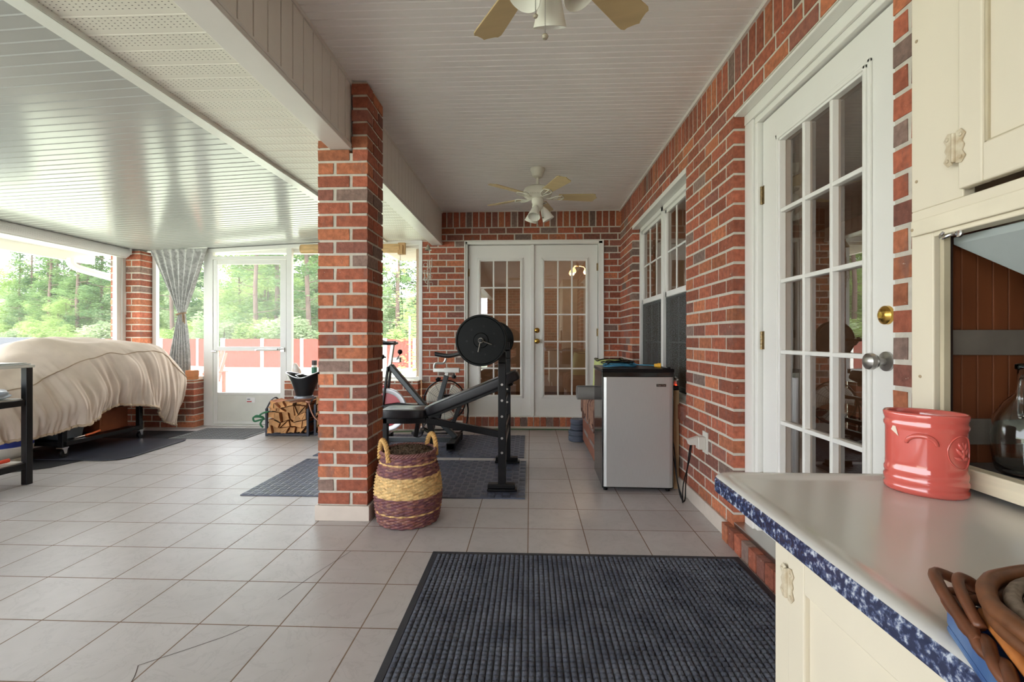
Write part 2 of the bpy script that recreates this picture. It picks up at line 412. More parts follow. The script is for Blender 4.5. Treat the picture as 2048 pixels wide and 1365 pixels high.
# sunroom back knee walls (left of door, right of door)
YK = 5.38
mb = MB()
def pl(u0,u1,n0,n1,z0,z1,m,c,j): mb.box(u0,u1,YK+n0,YK+n1,z0,z1,m,c,j)
brick_face(mb, pl, [(-4.66, -4.0, 0, .572)], [], .19, off=-4.0)
brick_face(mb, pl, [(-2.90, -1.31, 0, .572)], [], .14, off=-2.9)
struct(obj('wall_back_knee', mb, [M_brick, M_mortar], origin=(-3,YK,0)))
# corner column of the sunroom
mb = MB()
def pl(u0,u1,n0,n1,z0,z1,m,c,j): mb.box(u0,u1,YK-.005+n0,YK-.005+n1,z0,z1,m,c,j)
brick_face(mb, pl, [(-5.02, -4.655, 0, 2.12)], [], .20, off=-4.655)
struct(obj('wall_left_column', mb, [M_brick, M_mortar], origin=(-4.8,YK,0)))
# left knee wall
mb = MB()
def pl(u0,u1,n0,n1,z0,z1,m,c,j): mb.box(-4.86-n1,-4.86-n0,u0,u1,z0,z1,m,c,j)
brick_face(mb, pl, [(-2.3, 5.37, 0, .572)], [], .12)
struct(obj('wall_left', mb, [M_brick, M_mortar], origin=(-4.86,0,0)))

# ---- baseboards (tile strips) with joints
mb = MB(); y = DY1+.06
while y < YB-.03:
    y2 = min(y+.3065, YB-.004); mb.box(XR-.014, XR-.001, y+.001, y2-.001, 0, .088); y = y2
y = -2.29
while y < .9: mb.box(XR-.014, XR-.001, y+.001, y+.3055, 0, .088); y += .3065
struct(obj('baseboard_right', mb, M_tiletrim, bevel=.002))
mb = MB(); mb.box(DXR+.02, XR-.016, YB-.013, YB-.001, 0, .088); mb.box(-1.29, DXL-.02, YB-.013, YB-.001, 0, .088)
struct(obj('baseboard_back', mb, M_tiletrim, bevel=.002))

# ---- brick sills (rowlock)
mb = MB()
x = DXL-.01
mb.box(DXL-.01, DXR+.01, YB-.045, YB+.1, .03, .128, 1)
while x < DXR: mb.box(x+.005, min(x+.0762, DXR+.01)-.005, YB-.055, YB+.1, .03, .135, 0, brick_cols(), .001); x += .0762
mb.box(DXL-.01, DXR+.01, YB-.062, YB-.03, 0, .032, 2)
struct(obj('trim_4', mb, [M_brick, M_mortar, M_tiletrim]))
mb = MB(); y = .93
mb.box(XR-.03, XR+.12, y, DY1+.06, 0, .082, 1)
while y < DY1+.05: mb.box(XR-.038, XR+.12, y+.005, min(y+.0762, DY1+.07)-.005, 0.0, .09, 0, brick_cols(), .001); y += .0762
struct(obj('trim_5', mb, [M_brick, M_mortar]))
mb = MB(); y = WY0
mb.box(XR+.0, XR+.12, WY0+.002, WY1-.002, .53, .594, 1)
while y < WY1-.02: mb.box(XR-.015, XR+.11, y+.005, min(y+.0762, WY1)-.005, .50, .60, 0, brick_cols(), .001); y += .0762
struct(obj('trim_6', mb, [M_brick, M_mortar]))

# ---- glass and screens
def glass_mat(name, ior=1.7, tint=(.93,.94,.93), rough=0.0):
    m = bpy.data.materials.new(name); m.use_nodes = True; nt = m.node_tree; N = nt.nodes; L = nt.links
    N.remove(N['Principled BSDF']); out = N['Material Output']
    t = N.new('ShaderNodeBsdfTransparent'); t.inputs[0].default_value = (*tint,1); g = N.new('ShaderNodeBsdfGlossy'); g.inputs['Roughness'].default_value = rough; g.inputs[0].default_value=(.95,.95,.95,1)
    f = N.new('ShaderNodeFresnel'); f.inputs[0].default_value = ior; mx = N.new('ShaderNodeMixShader')
    L.new(f.outputs[0], mx.inputs[0]); L.new(t.outputs[0], mx.inputs[1]); L.new(g.outputs[0], mx.inputs[2]); L.new(mx.outputs[0], out.inputs[0]); return m
M_glass = glass_mat('window_glass', 2.7, (.60,.57,.55))
def screen_mat(name, op, col):
    m = bpy.data.materials.new(name); m.use_nodes = True; nt = m.node_tree; N = nt.nodes; L = nt.links
    N.remove(N['Principled BSDF']); out = N['Material Output']
    t = N.new('ShaderNodeBsdfTransparent'); d = N.new('ShaderNodeBsdfDiffuse'); d.inputs[0].default_value = (*col,1); tr = N.new('ShaderNodeBsdfTranslucent'); tr.inputs[0].default_value = (*col,1)
    a = N.new('ShaderNodeMixShader'); a.inputs[0].default_value = 0 if op > .5 else .5; L.new(d.outputs[0], a.inputs[1]); L.new(tr.outputs[0], a.inputs[2])
    mx = N.new('ShaderNodeMixShader'); mx.inputs[0].default_value = op; L.new(t.outputs[0], mx.inputs[1]); L.new(a.outputs[0], mx.inputs[2]); L.new(mx.outputs[0], out.inputs[0]); return m
M_screen = screen_mat('insect_screen', .075, (.75,.77,.78))
M_wscreen = screen_mat('dark_window_screen', .6, (.10,.105,.105))

def french_leaf(name, P, W_, H_, gx0, gx1, gz0, gz1, knob=None, dead=None, th=.044, hinge_side=None, nx=3, nz=5, knobmat=None, hz=(1.75,1.0,.25)):
    """P(u, n, z) -> world; u along the leaf 0..W_, n depth (0 = room face), z 0..H_"""
    root = semp(name, P(0,0,0))
    def B(mb, u0,u1,n0,n1,z0,z1,m=0):
        a = P(u0,n0,z0); b = P(u1,n1,z1); mb.box(min(a[0],b[0]),max(a[0],b[0]),min(a[1],b[1]),max(a[1],b[1]),min(a[2],b[2]),max(a[2],b[2]),m)
    mb = MB(); B(mb,0,gx0,0,th,0,H_); B(mb,gx1,W_,0,th,0,H_); B(mb,gx0,gx1,0,th,0,gz0); B(mb,gx0,gx1,0,th,gz1,H_)
    obj('panel', mb, M_door, root)
    mb = MB()
    for e, o in ((.034, .010), (.020, .016)):
        B(mb,gx0-e,gx0-e+.014,-o,0,gz0-e,gz1+e); B(mb,gx1+e-.014,gx1+e,-o,0,gz0-e,gz1+e); B(mb,gx0-e,gx1+e,-o,0,gz0-e,gz0-e+.014); B(mb,gx0-e,gx1+e,-o,0,gz1+e-.014,gz1+e)
    B(mb,gx0-.008,gx0+.004,-.010,.02,gz0,gz1); B(mb,gx1-.004,gx1+.008,-.010,.02,gz0,gz1); B(mb,gx0,gx1,-.010,.02,gz0-.008,gz0+.004); B(mb,gx0,gx1,-.010,.02,gz1-.004,gz1+.008)
    obj('glazing_bead', mb, M_door, root, bevel=.003)
    mb = MB()
    for i in range(1, nx): u = gx0+(gx1-gx0)*i/nx; B(mb,u-.009,u+.009,-.004,.03,gz0,gz1)
    for i in range(1, nz): z = gz0+(gz1-gz0)*i/nz; B(mb,gx0,gx1,-.0035,.03,z-.009,z+.009)
    obj('muntin_grid', mb, M_door, root, bevel=.003)
    mb = MB(); mb.add([P(gx0,.02,gz0),P(gx1,.02,gz0),P(gx1,.02,gz1),P(gx0,.02,gz1)], [(0,1,2,3)]); obj('glass', mb, M_glass, root)
    d0 = Vector(P(0,0,0)); nrm = (Vector(P(0,-1,0))-d0).normalized(); R = nrm.to_track_quat('Z','Y').to_matrix()
    if knob:
        mb = MB(); mb.lathe([(0,0),(.032,0),(.032,.006),(.012,.012),(.011,.03),(.022,.038),(.028,.05),(.026,.062),(.015,.069),(0,.070)], 28, P(knob[0],0,knob[1]), R)
        obj('knob', mb, knobmat or M_brass, root, smooth=True)
    if dead:
        mb = MB(); mb.lathe([(0,0),(.031,0),(.030,.010),(.022,.016),(.012,.018),(.010,.024),(0,.025)], 28, P(dead[0],0,dead[1]), R)
        obj('deadbolt', mb, M_brass, root, smooth=True)
    if hinge_side is not None:
        for z in hz:
            mb = MB(); c = P(hinge_side, -.006, z)
            for k in range(5): mb.tube([(c[0],c[1],c[2]-.045+k*.018),(c[0],c[1],c[2]-.0285+k*.018)], .0065, 10)
            B(mb, hinge_side-.016, hinge_side+.016, -.002, 0.001, z-.045, z+.045)
            obj('hinge', mb, mat('hinge_brass', (150,130,95), .4, .8, var=.3, vs=60), root)
    return root
# far french doors
fy = YB+.045
french_leaf('door_1', lambda u,n,z: (-.742+u, fy+n, .14+z), .765, 2.045, .14, .625, .245, 1.86, hinge_side=-.004, hz=(1.72,.98,.28))
french_leaf('door_2', lambda u,n,z: (.036+u, fy+n, .14+z), .765, 2.045, .128, .628, .245, 1.86, knob=(.045,.895), dead=(.045,1.025), hinge_side=.769, hz=(1.78,1.0,.28))
mb = MB(); yf = YB-.012
mb.box(DXL+.004, -.742-.006, yf, YB+.12, .135, DZ); mb.box(.036+.765+.006, DXR-.004, yf, YB+.12, .135, DZ); mb.box(DXL+.004, DXR-.004, yf, YB+.12, .14+2.05, DZ)
mb.box(DXL+.004, DXL+.02, yf-.012, YB, .135, DZ); mb.box(DXR-.02, DXR-.004, yf-.012, YB, .135, DZ); mb.box(DXL+.004, DXR-.004, yf-.0125, YB, DZ-.016, DZ)
mb.box(.012, .036, YB+.03, YB+.1, .14, 2.19); mb.box(-.76,.82,YB+.094,YB+.12,2.15,2.2); mb.box(-.775,-.73,YB+.094,YB+.12,.14,2.2); mb.box(.785,.83,YB+.094,YB+.12,.14,2.2); mb.box(-.0,.05,YB+.094,YB+.12,.14,2.2); mb.box(.004, .046, YB+.022, YB+.04, .14, 2.185)
mb.box(DXL+.004, DXR-.004, YB-.02, YB+.12, .118, .14)
struct(obj('trim_7', mb, M_door, bevel=.003))
# right door in its brick recess (faces -X) ; hinges on the far side
dx = XR+.095
french_leaf('door_4', lambda u,n,z: (dx+n, 2.355-u, .11+z), .865, 2.03, .165, .705, .245, 1.875, knob=(.803,.885), dead=(.803,1.035), hinge_side=-.004, knobmat=M_nickel, hz=(1.67,.95,.25))
mb = MB(); a, b = XR+.07, XR+.16
mb.box(a, b, 2.361, DY1-.001, .09, 2.1465); mb.box(a, b, DY0+.001, 1.484, .09, 2.1465); mb.box(a, b, DY0, DY1, 2.147, 2.235)
mb.box(a-.014, a, 2.385, DY1-.002, .09, 2.174); mb.box(a-.014, a, DY0+.002, DY0+.075, .09, 2.174); mb.box(a-.016, a-.0005, DY0+.001, DY1-.001, 2.175, 2.2355); mb.box(b-.02, b, DY0, DY1, .09, .15); mb.box(b-.016,b,2.33,2.40,.1,2.2); mb.box(b-.016,b,1.44,1.51,.1,2.2); mb.box(b-.016,b,1.44,2.4,2.12,2.2)
mb.box(XR+.002, a-.017, DY0+.002, DY1-.002, 2.222, 2.2345)
mb.box(XR+.0, XR+.16, DY0+.002, DY1-.002, .088, .112, 1)
struct(obj('trim_8', mb, [M_door, M_nickel], bevel=.003))

# window in the right wall: twin double hung
wx = XR+.09
win = semp('window_1', (wx, 4.04, .6))
mb = MB()
mb.box(wx-.02, wx+.05, WY0+.002, WY0+.04, .6, 2.2); mb.box(wx-.02, wx+.05, WY1-.04, WY1-.002, .6, 2.2); mb.box(wx-.02, wx+.05, WY0, WY1, .6, .65); mb.box(wx-.02, wx+.05, WY0, WY1, 2.16, 2.2)
ym = 4.04; mb.box(wx-.02, wx+.05, ym-.03, ym+.03, .6, 2.2)
mb.box(XR-.004, wx+.02, WY0+.002, WY1-.002, 2.196, 2.234)
obj('frame', mb, M_white, win, bevel=.002)
for (a, b) in ((WY0+.04, ym-.03), (ym+.03, WY1-.04)):
    mb = MB(); z0, z1 = 1.42, 2.16
    for q in ((a,a+.03),(b-.03,b)): mb.box(wx, wx+.03, q[0], q[1], z0, z1)
    mb.box(wx, wx+.03, a, b, z0, z0+.045); mb.box(wx, wx+.03, a, b, z1-.03, z1)
    for i in (1,2): y = a+.03+(b-a-.06)*i/3; mb.box(wx+.01, wx+.022, y-.008, y+.008, z0, z1)
    mb.box(wx+.01, wx+.0215, a, b, (z0+z1)/2-.0, (z0+z1)/2+.016)
    obj('upper_sash', mb, M_white, win, bevel=.002)
    mb = MB(); mb.add([(wx+.016,b-.02,z0+.02),(wx+.016,a+.02,z0+.02),(wx+.016,a+.02,z1-.02),(wx+.016,b-.02,z1-.02)], [(0,1,2,3)]); obj('upper_glass', mb, M_glass, win)
    mb = MB(); z0, z1 = .65, 1.42
    for q in ((a,a+.025),(b-.025,b)): mb.box(wx+.012, wx+.035, q[0], q[1], z0, z1)
    mb.box(wx+.012, wx+.035, a, b, z0, z0+.04); mb.box(wx+.012, wx+.035, a, b, z1-.02, z1)
    for i in (1,2): y = a+.03+(b-a-.06)*i/3; mb.box(wx+.026, wx+.034, y-.006, y+.006, z0, z1)
    mb.box(wx+.026, wx+.034, a, b, 1.03, 1.042)
    obj('lower_sash', mb, M_white, win, bevel=.002)
    mb = MB(); mb.add([(wx+.030,b,z0),(wx+.030,a,z0),(wx+.030,a,z1),(wx+.030,b,z1)], [(0,1,2,3)]); obj('lower_glass', mb, M_glass, win)
    mb = MB(); mb.box(wx+.004, wx+.005, a+.004, b-.004, z0+.004, z1-.004); obj('lower_screen', mb, M_wscreen, win)

# dim house interior behind the doors and the window
M_int = mat('interior_wall', (196,172,150), .9, var=.08); M_intf = mat('interior_floor', (90,62,44), .5)
mb = MB()
mb.box(-1.3, 4.2, 8.6, 8.7, 0, 2.7); mb.box(-1.4, -1.3, YB+.13, 8.6, 0, 2.7); mb.box(4.1, 4.2, -2.4, 8.6, 0, 2.7); mb.box(XR+.13, 4.1, -2.5, -2.4, 0, 2.7)
mb.box(-1.3, 4.2, YB+.13, 8.6, 2.6, 2.7); mb.box(XR+.13, 4.2, -2.4, YB+.13, 2.6, 2.7)
struct(obj('wall_house_interior', mb, M_int))
mb = MB(); mb.box(-1.3, 4.1, YB+.13, 8.6, .02, .08); mb.box(XR+.13, 4.1, -2.4, YB+.13, .02, .08); struct(obj('floor_house_interior', mb, M_intf))
def house_lamp(label, x, y, z, e):
    t = thing('pendant_lamp', label, 'lamp', (x, y, z-.2))
    mb = MB(); mb.tube([(x,y,z+.12),(x,y,2.6)], .006, 6); mb.lathe([(0,z+.12),(.02,z+.11),(.03,z+.06),(0,z+.05)], 14, (x,y,0)); obj('stem', mb, mat('lamp_brass', (180,140,80), .3, .9), t)
    for k in range(3):
        a = 2.1*k; mb = MB(); mb.tube([(x,y,z+.07),(x+.1*math.cos(a),y+.1*math.sin(a),z+.05),(x+.14*math.cos(a),y+.14*math.sin(a),z+.0)], .005, 6); mb.lathe([(0,.05),(.03,.04),(.045,0),(.035,-.03),(0,-.04)], 14, (x+.14*math.cos(a),y+.14*math.sin(a),z-.03)); obj('lamp_globe', mb, mat('lit_globe', (255,226,180), .5, emit=((255,206,140), 3.5)), t)
    l = bpy.data.lights.new('pendant_light', 'POINT'); l.energy = e; l.color = (1,.82,.62); l.shadow_soft_size = .12; lo = bpy.data.objects.new('pendant_light', l); COL.objects.link(lo); lo.location = (x,y,z-.15)
house_lamp('lit brass pendant lamp inside the house behind the far right french door', .72, 7.2, 2.12, 24)
house_lamp('unseen pendant lamp added inside the house to brighten the white side door glass', 3.3, .3, 2.1, 34)  # lamp added out of view so side door and window panes don't go black
# sheer curtain inside the right door (hinge side third)
def sheer(name, x, y0, y1, z0, z1, label, folds=9):
    mb = MB(); mb.grid(lambda u,v: (x+.012*math.sin(u*folds*2*PI), y0+(y1-y0)*u, z0+(z1-z0)*v), folds*10, 6)
    o = obj(name, mb, mat('sheer_fabric', (214,208,200), .9), solid=.002, smooth='all'); tag(o, label, 'curtain'); return o
sheer('sheer_curtain', XR+.19, 2.16, 2.50, .09, 2.12, 'pale curtain hanging inside the white glazed door on the right')

# ---- sunroom back wall aluminium framing
zf = lambda x: rz_at(x)-.006
YF0, YF1 = 5.545, 5.595
mb = MB()
def post(x0,x1,z0): mb.prism([(x0,z0),(x1,z0),(x1,zf(x1)),(x0,zf(x0))], YF0, YF1, 'y')
post(-4.65,-4.60,.57); post(-4.0,-3.885,.0); post(-2.965,-2.90,.0); post(-2.12,-2.07,.57); 
mb.box(-1.335,-1.292,YF0,YF1,.57,ZS-.006)
mb.prism([(-4.65,zf(-4.65)-.045),(-1.8,zf(-1.8)-.045),(-1.8,zf(-1.8)),(-4.65,zf(-4.65))], YF0-.02, YF1+.02, 'y')
mb.box(-1.8,-1.292,YF0-.02,YF1+.02,ZS-.05,ZS-.002)
mb.box(-3.885,-2.965,YF0,YF1,2.035,2.075)
mb.box(-4.60,-4.0,YF0-.01,YF1,.572,.605); mb.box(-2.90,-1.31,YF0-.01,YF1,.572,.605)
mb.box(-3.885,-2.965,YF0-.03,YF1+.02,0,.018)
for x in (-4.635, -4.62): 
    for k in range(8): mb.cbox((x, YF0-.001, .8+k*.18), .006, .004, .006)
struct(obj('trim_9', mb, M_frame, bevel=.003))
mb = MB(); mb.box(-1.335,-1.292,YB-.01,YB+.05,.572,ZS-.01); struct(obj('trim_10', mb, M_frame, bevel=.003))
def pane(name, pts, m):
    mb = MB(); mb.add(pts, [(0,1,2,3)]); return struct(obj(name, mb, m))
yp = 5.57
pane('window_2', [(-2.90,yp,.6),(-2.12,yp,.6),(-2.12,yp,zf(-2.12)-.04),(-2.9,yp,zf(-2.9)-.04)], M_screen)
pane('window_3', [(-2.07,yp,.6),(-1.335,yp,.6),(-1.335,yp,2.2),(-2.07,yp,2.2)], M_screen)
pane('window_4', [(-4.60,yp,.6),(-4.0,yp,.6),(-4.0,yp,zf(-4)-.04),(-4.6,yp,zf(-4.6)-.04)], M_screen)
pane('window_5', [(-3.885,yp,2.07),(-2.965,yp,2.07),(-2.965,yp,zf(-2.97)-.04),(-3.885,yp,zf(-3.9)-.04)], M_screen)
# left wall frame
mb = MB(); XL = -4.83
mb.box(XL-.05, XL, 5.25, 5.31, .57, 2.1); mb.box(XL-.05, XL, 5.325, 5.374, .57, 2.1); mb.box(XL-.05, XL, -2.3, 5.37, .572, .61); mb.box(XL-.06, XL+.01, -2.3, 5.37, 2.07, 2.13)
mb.box(XL-.05, XL, 1.2, 1.26, .57, 2.1)
mb.box(XL-.055, XL+.004, 5.36, 5.385, 1.35, 1.62)
struct(obj('trim_11', mb, M_frame, bevel=.003))
pane('window_6', [(XL-.03,1.26,.6),(XL-.03,5.25,.6),(XL-.03,5.25,2.08),(XL-.03,1.26,2.08)], M_screen)

# ---- screen door
sd = semp('door_3', (-3.425, yp, 0))
mb = MB(); a, b = -3.88, -2.97; y0, y1 = 5.548, 5.578
mb.box(a,a+.05,y0,y1,.02,2.03); mb.box(b-.075,b,y0,y1,.02,2.03); mb.box(a+.05,b-.075,y0,y1,1.975,2.03); mb.box(a+.05,b-.075,y0,y1,.02,.06); mb.box(a+.05,b-.075,y0,y1,.375,.405)
mb.box(a+.05,b-.075,y0-.004,y1,.915,.965)
obj('door_frame', mb, M_frame, sd, bevel=.004)
mb = MB(); mb.box(a+.05,b-.075,y0+.008,y1-.008,.06,.375); obj('kick_panel', mb, mat('kick_panel_enamel', (222,222,214), .35, var=.05, vs=5), sd)
mb = MB(); mb.box(a+.05,b-.075,y0+.014,y0+.016,.965,1.975); mb.box(a+.05,b-.075,y0+.014,y0+.016,.405,.915); obj('screen', mb, M_screen, sd)
mb = MB(); mb.tube([(-3.32,y0-.03,.928),(-3.06,y0-.03,.935)], .012, 12); mb.tube([(-3.14,y0-.03,.933),(-2.98,y0-.02,.94)], .005, 8); mb.box(-3.035,-2.985,y0-.018,y0,.905,.955); mb.box(-3.345,-3.31,y0-.034,y0,.915,.94)
obj('door_closer', mb, M_nickel, sd)
mb = MB(); mb.tube([(-3.88,y0-.03,.91),(-3.83,y0-.03,.91)], .009, 10); mb.box(-3.875,-3.85,y0-.03,y0,.895,.925); obj('latch', mb, M_chrome, sd)
mb = MB(); mb.box(-3.465,-3.36,y0+.003,y0+.008,.285,.345); o = obj('sticker', mb, mat('sticker_white', (236,236,236), .4), sd)
mb = MB(); mb.box(-3.46,-3.40,y0+.001,y0+.003,.29,.302); mb.box(-3.455,-3.42,y0+.001,y0+.003,.32,.33,1); obj('sticker_print', mb, [mat('print_red', (190,60,60), .5), mat('print_blue', (80,90,110), .5)], o)

# ================================================================== OUTSIDE
M_grass = mat('lawn_grass', (190,196,170), .95, var=.08, vs=1.2)
mb = MB()
def gz(y): return -.14-.62*clamp((y-6)/22)
mb.grid(lambda u,v: (-90+150*u, -20+140*v, gz(-20+140*v) if v > 0 else -.14), 4, 56)
struct(obj('ground_lawn', mb, M_grass))
mb = MB(); mb.box(-5.3, 2, 5.62, 6.0, -.13, -.02); struct(obj('ground_slab', mb, mat('concrete', (200,196,188), .9, var=.06)))
# eave outside the back of the house (soffit with boards) and outside the left wall
mb = MB(); mb.box(-1.85, -1.0, 5.60, 6.5, 2.17, 2.2)
y = 5.6
while y < 6.5: mb.box(-1.85, -1.0, y, y+.004, 2.165, 2.17); y += .05
mb.prism([(5.60,2.2),(6.55,2.2),(6.55,2.02),(6.52,2.02),(6.52,2.17),(5.6,2.17)], -1.9, -1.88, 'x')
struct(obj('trim_12', mb, M_vinyl2))
mb = MB(); mb.box(-5.45, -5.02, -2.3, 5.6, 2.10, 2.13); mb.box(-5.47, -5.45, -2.3, 5.62, 1.99, 2.16); mb.box(-5.56, -5.47, -2.3, 5.62, 2.0, 2.12)
mb.box(-5.0,-2.0,5.62,5.72,2.12,2.2)
struct(obj('trim_13', mb, M_white, bevel=.004))
# downspout
mb = MB(); P = smoothpath([(-5.42,5.28,2.02),(-5.42,5.29,1.95),(-5.38,5.36,1.90),(-5.20,5.60,1.82),(-5.12,5.72,1.76),(-5.10,5.75,1.68),(-5.10,5.75,1.5),(-5.10,5.75,-.1)], 5)
mb.tube(P, .042, 8); tag(obj('gutter_downspout', mb, M_white), 'white gutter downspout bending to the brick corner outside the left opening', 'downspout')

# fence
M_fence = mat('cedar_fence', (122,62,52), .9, var=.2, vs=6, stretch=(8,8,.6)); M_fpost = mat('fence_post', (226,222,218), .8, var=.05)
def fence(name, A, B, n, label, m=M_fence, h=1.82, zb=-.76):
    root = thing(name, label, 'fence', (A[0], A[1], zb)); A = Vector((*A,0)); B = Vector((*B,0)); d = (B-A)/n; dn = d.normalized(); nn = Vector((-dn.y, dn.x, 0))
    for i in range(n):
        p = A+d*i; mb = MB(); k = int(d.length/.145); 
        for j in range(k):
            c = p+dn*(.1+(d.length-.2)*(j+.5)/k); hh = h-.03+rnd.uniform(-.015,.015)
            mb.cbox((c.x, c.y, zb+hh/2), .135, .02, hh, rz(math.atan2(dn.y, dn.x)))
        for z in (.4, 1.45): mb.bar(p+dn*.05+nn*.03+Vector((0,0,zb+z)), p+d-dn*.05+nn*.03+Vector((0,0,zb+z)), .04, .09)
        obj('fence_panel', mb, m, root)
        mb = MB(); mb.cbox((p.x, p.y, zb+h/2), .17 if i % 3 else .26, .12, h+.02, rz(math.atan2(dn.y, dn.x))); obj('fence_post', mb, M_fpost, root)
    return root
fence('wooden_fence', (-19.3,28.5), (-9.2,28.5), 4, 'red wooden fence at the far end of the lawn, seen through the screen door')
fence('wooden_fence', (-9.0,28.5), (-3.5,28.5), 3, 'red wooden fence right of the brick pillar, seen through the far right screen')
fence('wooden_fence', (-70,54.4), (-19.7,28.6), 24, 'red wooden fence with white posts behind the covered grill')
fence('vinyl_fence', (-3.5,24), (8,24), 5, 'white fence seen at the right edge of the far screen', m=M_fpost, zb=-.70)

# trees
def leafmat(name, c1, c2):
    m = bpy.data.materials.new(name); m.use_nodes = True; nt = m.node_tree; N = nt.nodes; L = nt.links
    N.remove(N['Principled BSDF']); out = N['Material Output']
    g = N.new('ShaderNodeNewGeometry'); n = N.new('ShaderNodeTexNoise'); n.inputs['Scale'].default_value = .9; n.inputs['Detail'].default_value = 3; L.new(g.outputs['Position'], n.inputs[0])
    mr = N.new('ShaderNodeMapRange'); mr.inputs[1].default_value=.35; mr.inputs[2].default_value=.65; L.new(n.outputs[0], mr.inputs[0])
    mx = N.new('ShaderNodeMix'); mx.data_type='RGBA'; L.new(mr.outputs[0], mx.inputs[0]); mx.inputs[6].default_value=(*lin(c1),1); mx.inputs[7].default_value=(*lin(c2),1)
    d = N.new('ShaderNodeBsdfDiffuse'); t = N.new('ShaderNodeBsdfTranslucent'); s = N.new('ShaderNodeMixShader'); s.inputs[0].default_value=.45
    L.new(mx.outputs[2], d.inputs[0]); L.new(mx.outputs[2], t.inputs[0]); L.new(d.outputs[0], s.inputs[1]); L.new(t.outputs[0], s.inputs[2]); L.new(s.outputs[0], out.inputs[0]); return m
LM = [leafmat('leaf_bright', (138,164,96), (178,196,132)), leafmat('leaf_mid', (98,126,80), (136,160,106)), leafmat('leaf_pale', (146,166,126), (184,196,158)), leafmat('needle_dark', (74,100,68), (112,136,92))]
M_bark = mat('pine_bark', (104,86,78), .95, var=.25, vs=3, bump=.4, bs=12)
def crown_mesh(name, blobs, nleaf, size, seed, m):
    r = random.Random(seed); mb = MB(); tot = sum(b[3]*b[3]*b[4] for b in blobs)
    for (x,y,z,ra,rh) in blobs:
        for _ in range(int(nleaf*ra*ra*rh/tot)):
            while True:
                p = Vector((r.uniform(-1,1), r.uniform(-1,1), r.uniform(-1,1)))
                if .35 < p.length < 1: break
            p *= 1+.25*noise.noise(p*2.5+Vector((seed,0,0)))
            c = Vector((x+p.x*ra, y+p.y*ra, z+p.z*rh)); R = Matrix.Rotation(r.uniform(0,6.3),3,'Z') @ Matrix.Rotation(r.uniform(0,3.1),3,'X'); s = size*r.uniform(.6,1.3)
            q = [R @ Vector(t) for t in ((-s,0,0),(0,-s*.35,0),(s,0,.1*s),(0,s*.35,0))]
            mb.add([c+t for t in q], [(0,1,2,3)])
    return mb
def make_tree(kind, seed, label, m, loc):
    r = random.Random(seed)
    root = thing({'pine':'pine_tree','bush':'bushy_tree','shrub':'shrub'}[kind], label, 'tree' if kind != 'shrub' else 'shrub', (0,0,0), None)
    if kind == 'pine':
        H_ = r.uniform(13,16); mb = MB(); pts = [(r.uniform(-.12,.12)*i/3, r.uniform(-.12,.12), H_*i/6) for i in range(7)]; mb.tube(pts, [.17,.16,.14,.12,.10,.07,.03], 9)
        for k in range(22):
            z = 3+(H_-3.2)*k/22; a = r.uniform(0,6.28); L_ = r.uniform(.8,2.3)*(1-.5*k/22); mb.tube([(0,0,z),(L_*.5*math.cos(a),L_*.5*math.sin(a),z+.1),(L_*math.cos(a),L_*math.sin(a),z+.35)], [.04,.025,.01], 5)
        obj('trunk', mb, M_bark, root)
        bl = []
        for k in range(34):
            z = 3.0+(H_-2.5)*k/34; a = r.uniform(0,6.28); R_ = r.uniform(.3,2.2)*(1-.55*k/34); bl.append((R_*math.cos(a), R_*math.sin(a), z+.3, r.uniform(.55,1.0), r.uniform(.25,.45)))
        obj('foliage', crown_mesh('c', bl, 5200, .13, seed, m), m, root)
    elif kind == 'bush':
        H_ = r.uniform(7.5,9.5); mb = MB(); mb.tube([(0,0,0),(.1,0,H_*.4),(0,.1,H_*.85)], [.13,.09,.03], 8)
        for k in range(10):
            z = 1+(H_-2)*k/10; a = r.uniform(0,6.28); mb.tube([(0,0,z),(1.3*math.cos(a),1.3*math.sin(a),z+.9)], [.04,.012], 5)
        obj('trunk', mb, M_bark, root)
        bl = [(r.uniform(-1.5,1.5), r.uniform(-1.5,1.5), .9+(H_-1.2)*k/26, r.uniform(.7,1.25), r.uniform(.5,.9)) for k in range(26)]
        obj('foliage', crown_mesh('c', bl, 9000, .12, seed, m), m, root)
    else:
        mb = MB(); mb.tube([(0,0,0),(.05,0,1.2),(0,.1,2.4)], [.07,.05,.02], 7); obj('stem', mb, M_bark, root)
        bl = [(r.uniform(-1.6,1.6), r.uniform(-1,1), .5+r.uniform(0,2.2), r.uniform(.6,1.0), r.uniform(.5,.8)) for k in range(12)]
        obj('foliage', crown_mesh('c', bl, 6500, .10, seed, m), m, root)
    root.location = loc; return root
protos = {}
LABT = {'pine': ['tall bare-trunked pine standing in the woods beyond the fence', 'pine with darker needles standing in the woods beyond the fence'],
        'bush': ['bright green leafy tree beyond the lawn fence', 'mid green leafy tree beyond the lawn fence', 'pale green leafy tree beyond the lawn fence'],
        'shrub': ['low bright green shrub behind the fence', 'low pale green shrub behind the fence']}
GR = {'pine':'pines in the woods', 'bush':'leafy trees in the woods', 'shrub':'shrubs behind the fence'}
MK = {'pine':[LM[1],LM[3]], 'bush':[LM[0],LM[1],LM[2]], 'shrub':[LM[0],LM[2]]}
def place_tree(kind, v, x, y, rot, sc):
    k = (kind, v); z = -.76
    if k not in protos: protos[k] = o = make_tree(kind, 11+v*7+len(kind), LABT[kind][v], MK[kind][v], (x,y,z))
    else: o = copy_tree(protos[k]); o.location = (x,y,z)
    o['label'] = LABT[kind][v]; o['group'] = GR[kind]+' variety '+'abc'[v]
    o.rotation_euler = (0,0,rot); o.scale = (sc,sc,sc)
tr = random.Random(21)
def back(x): return 28.5 if x > -19.5 else 28.5+(-19.5-x)*(12.5/24.5)
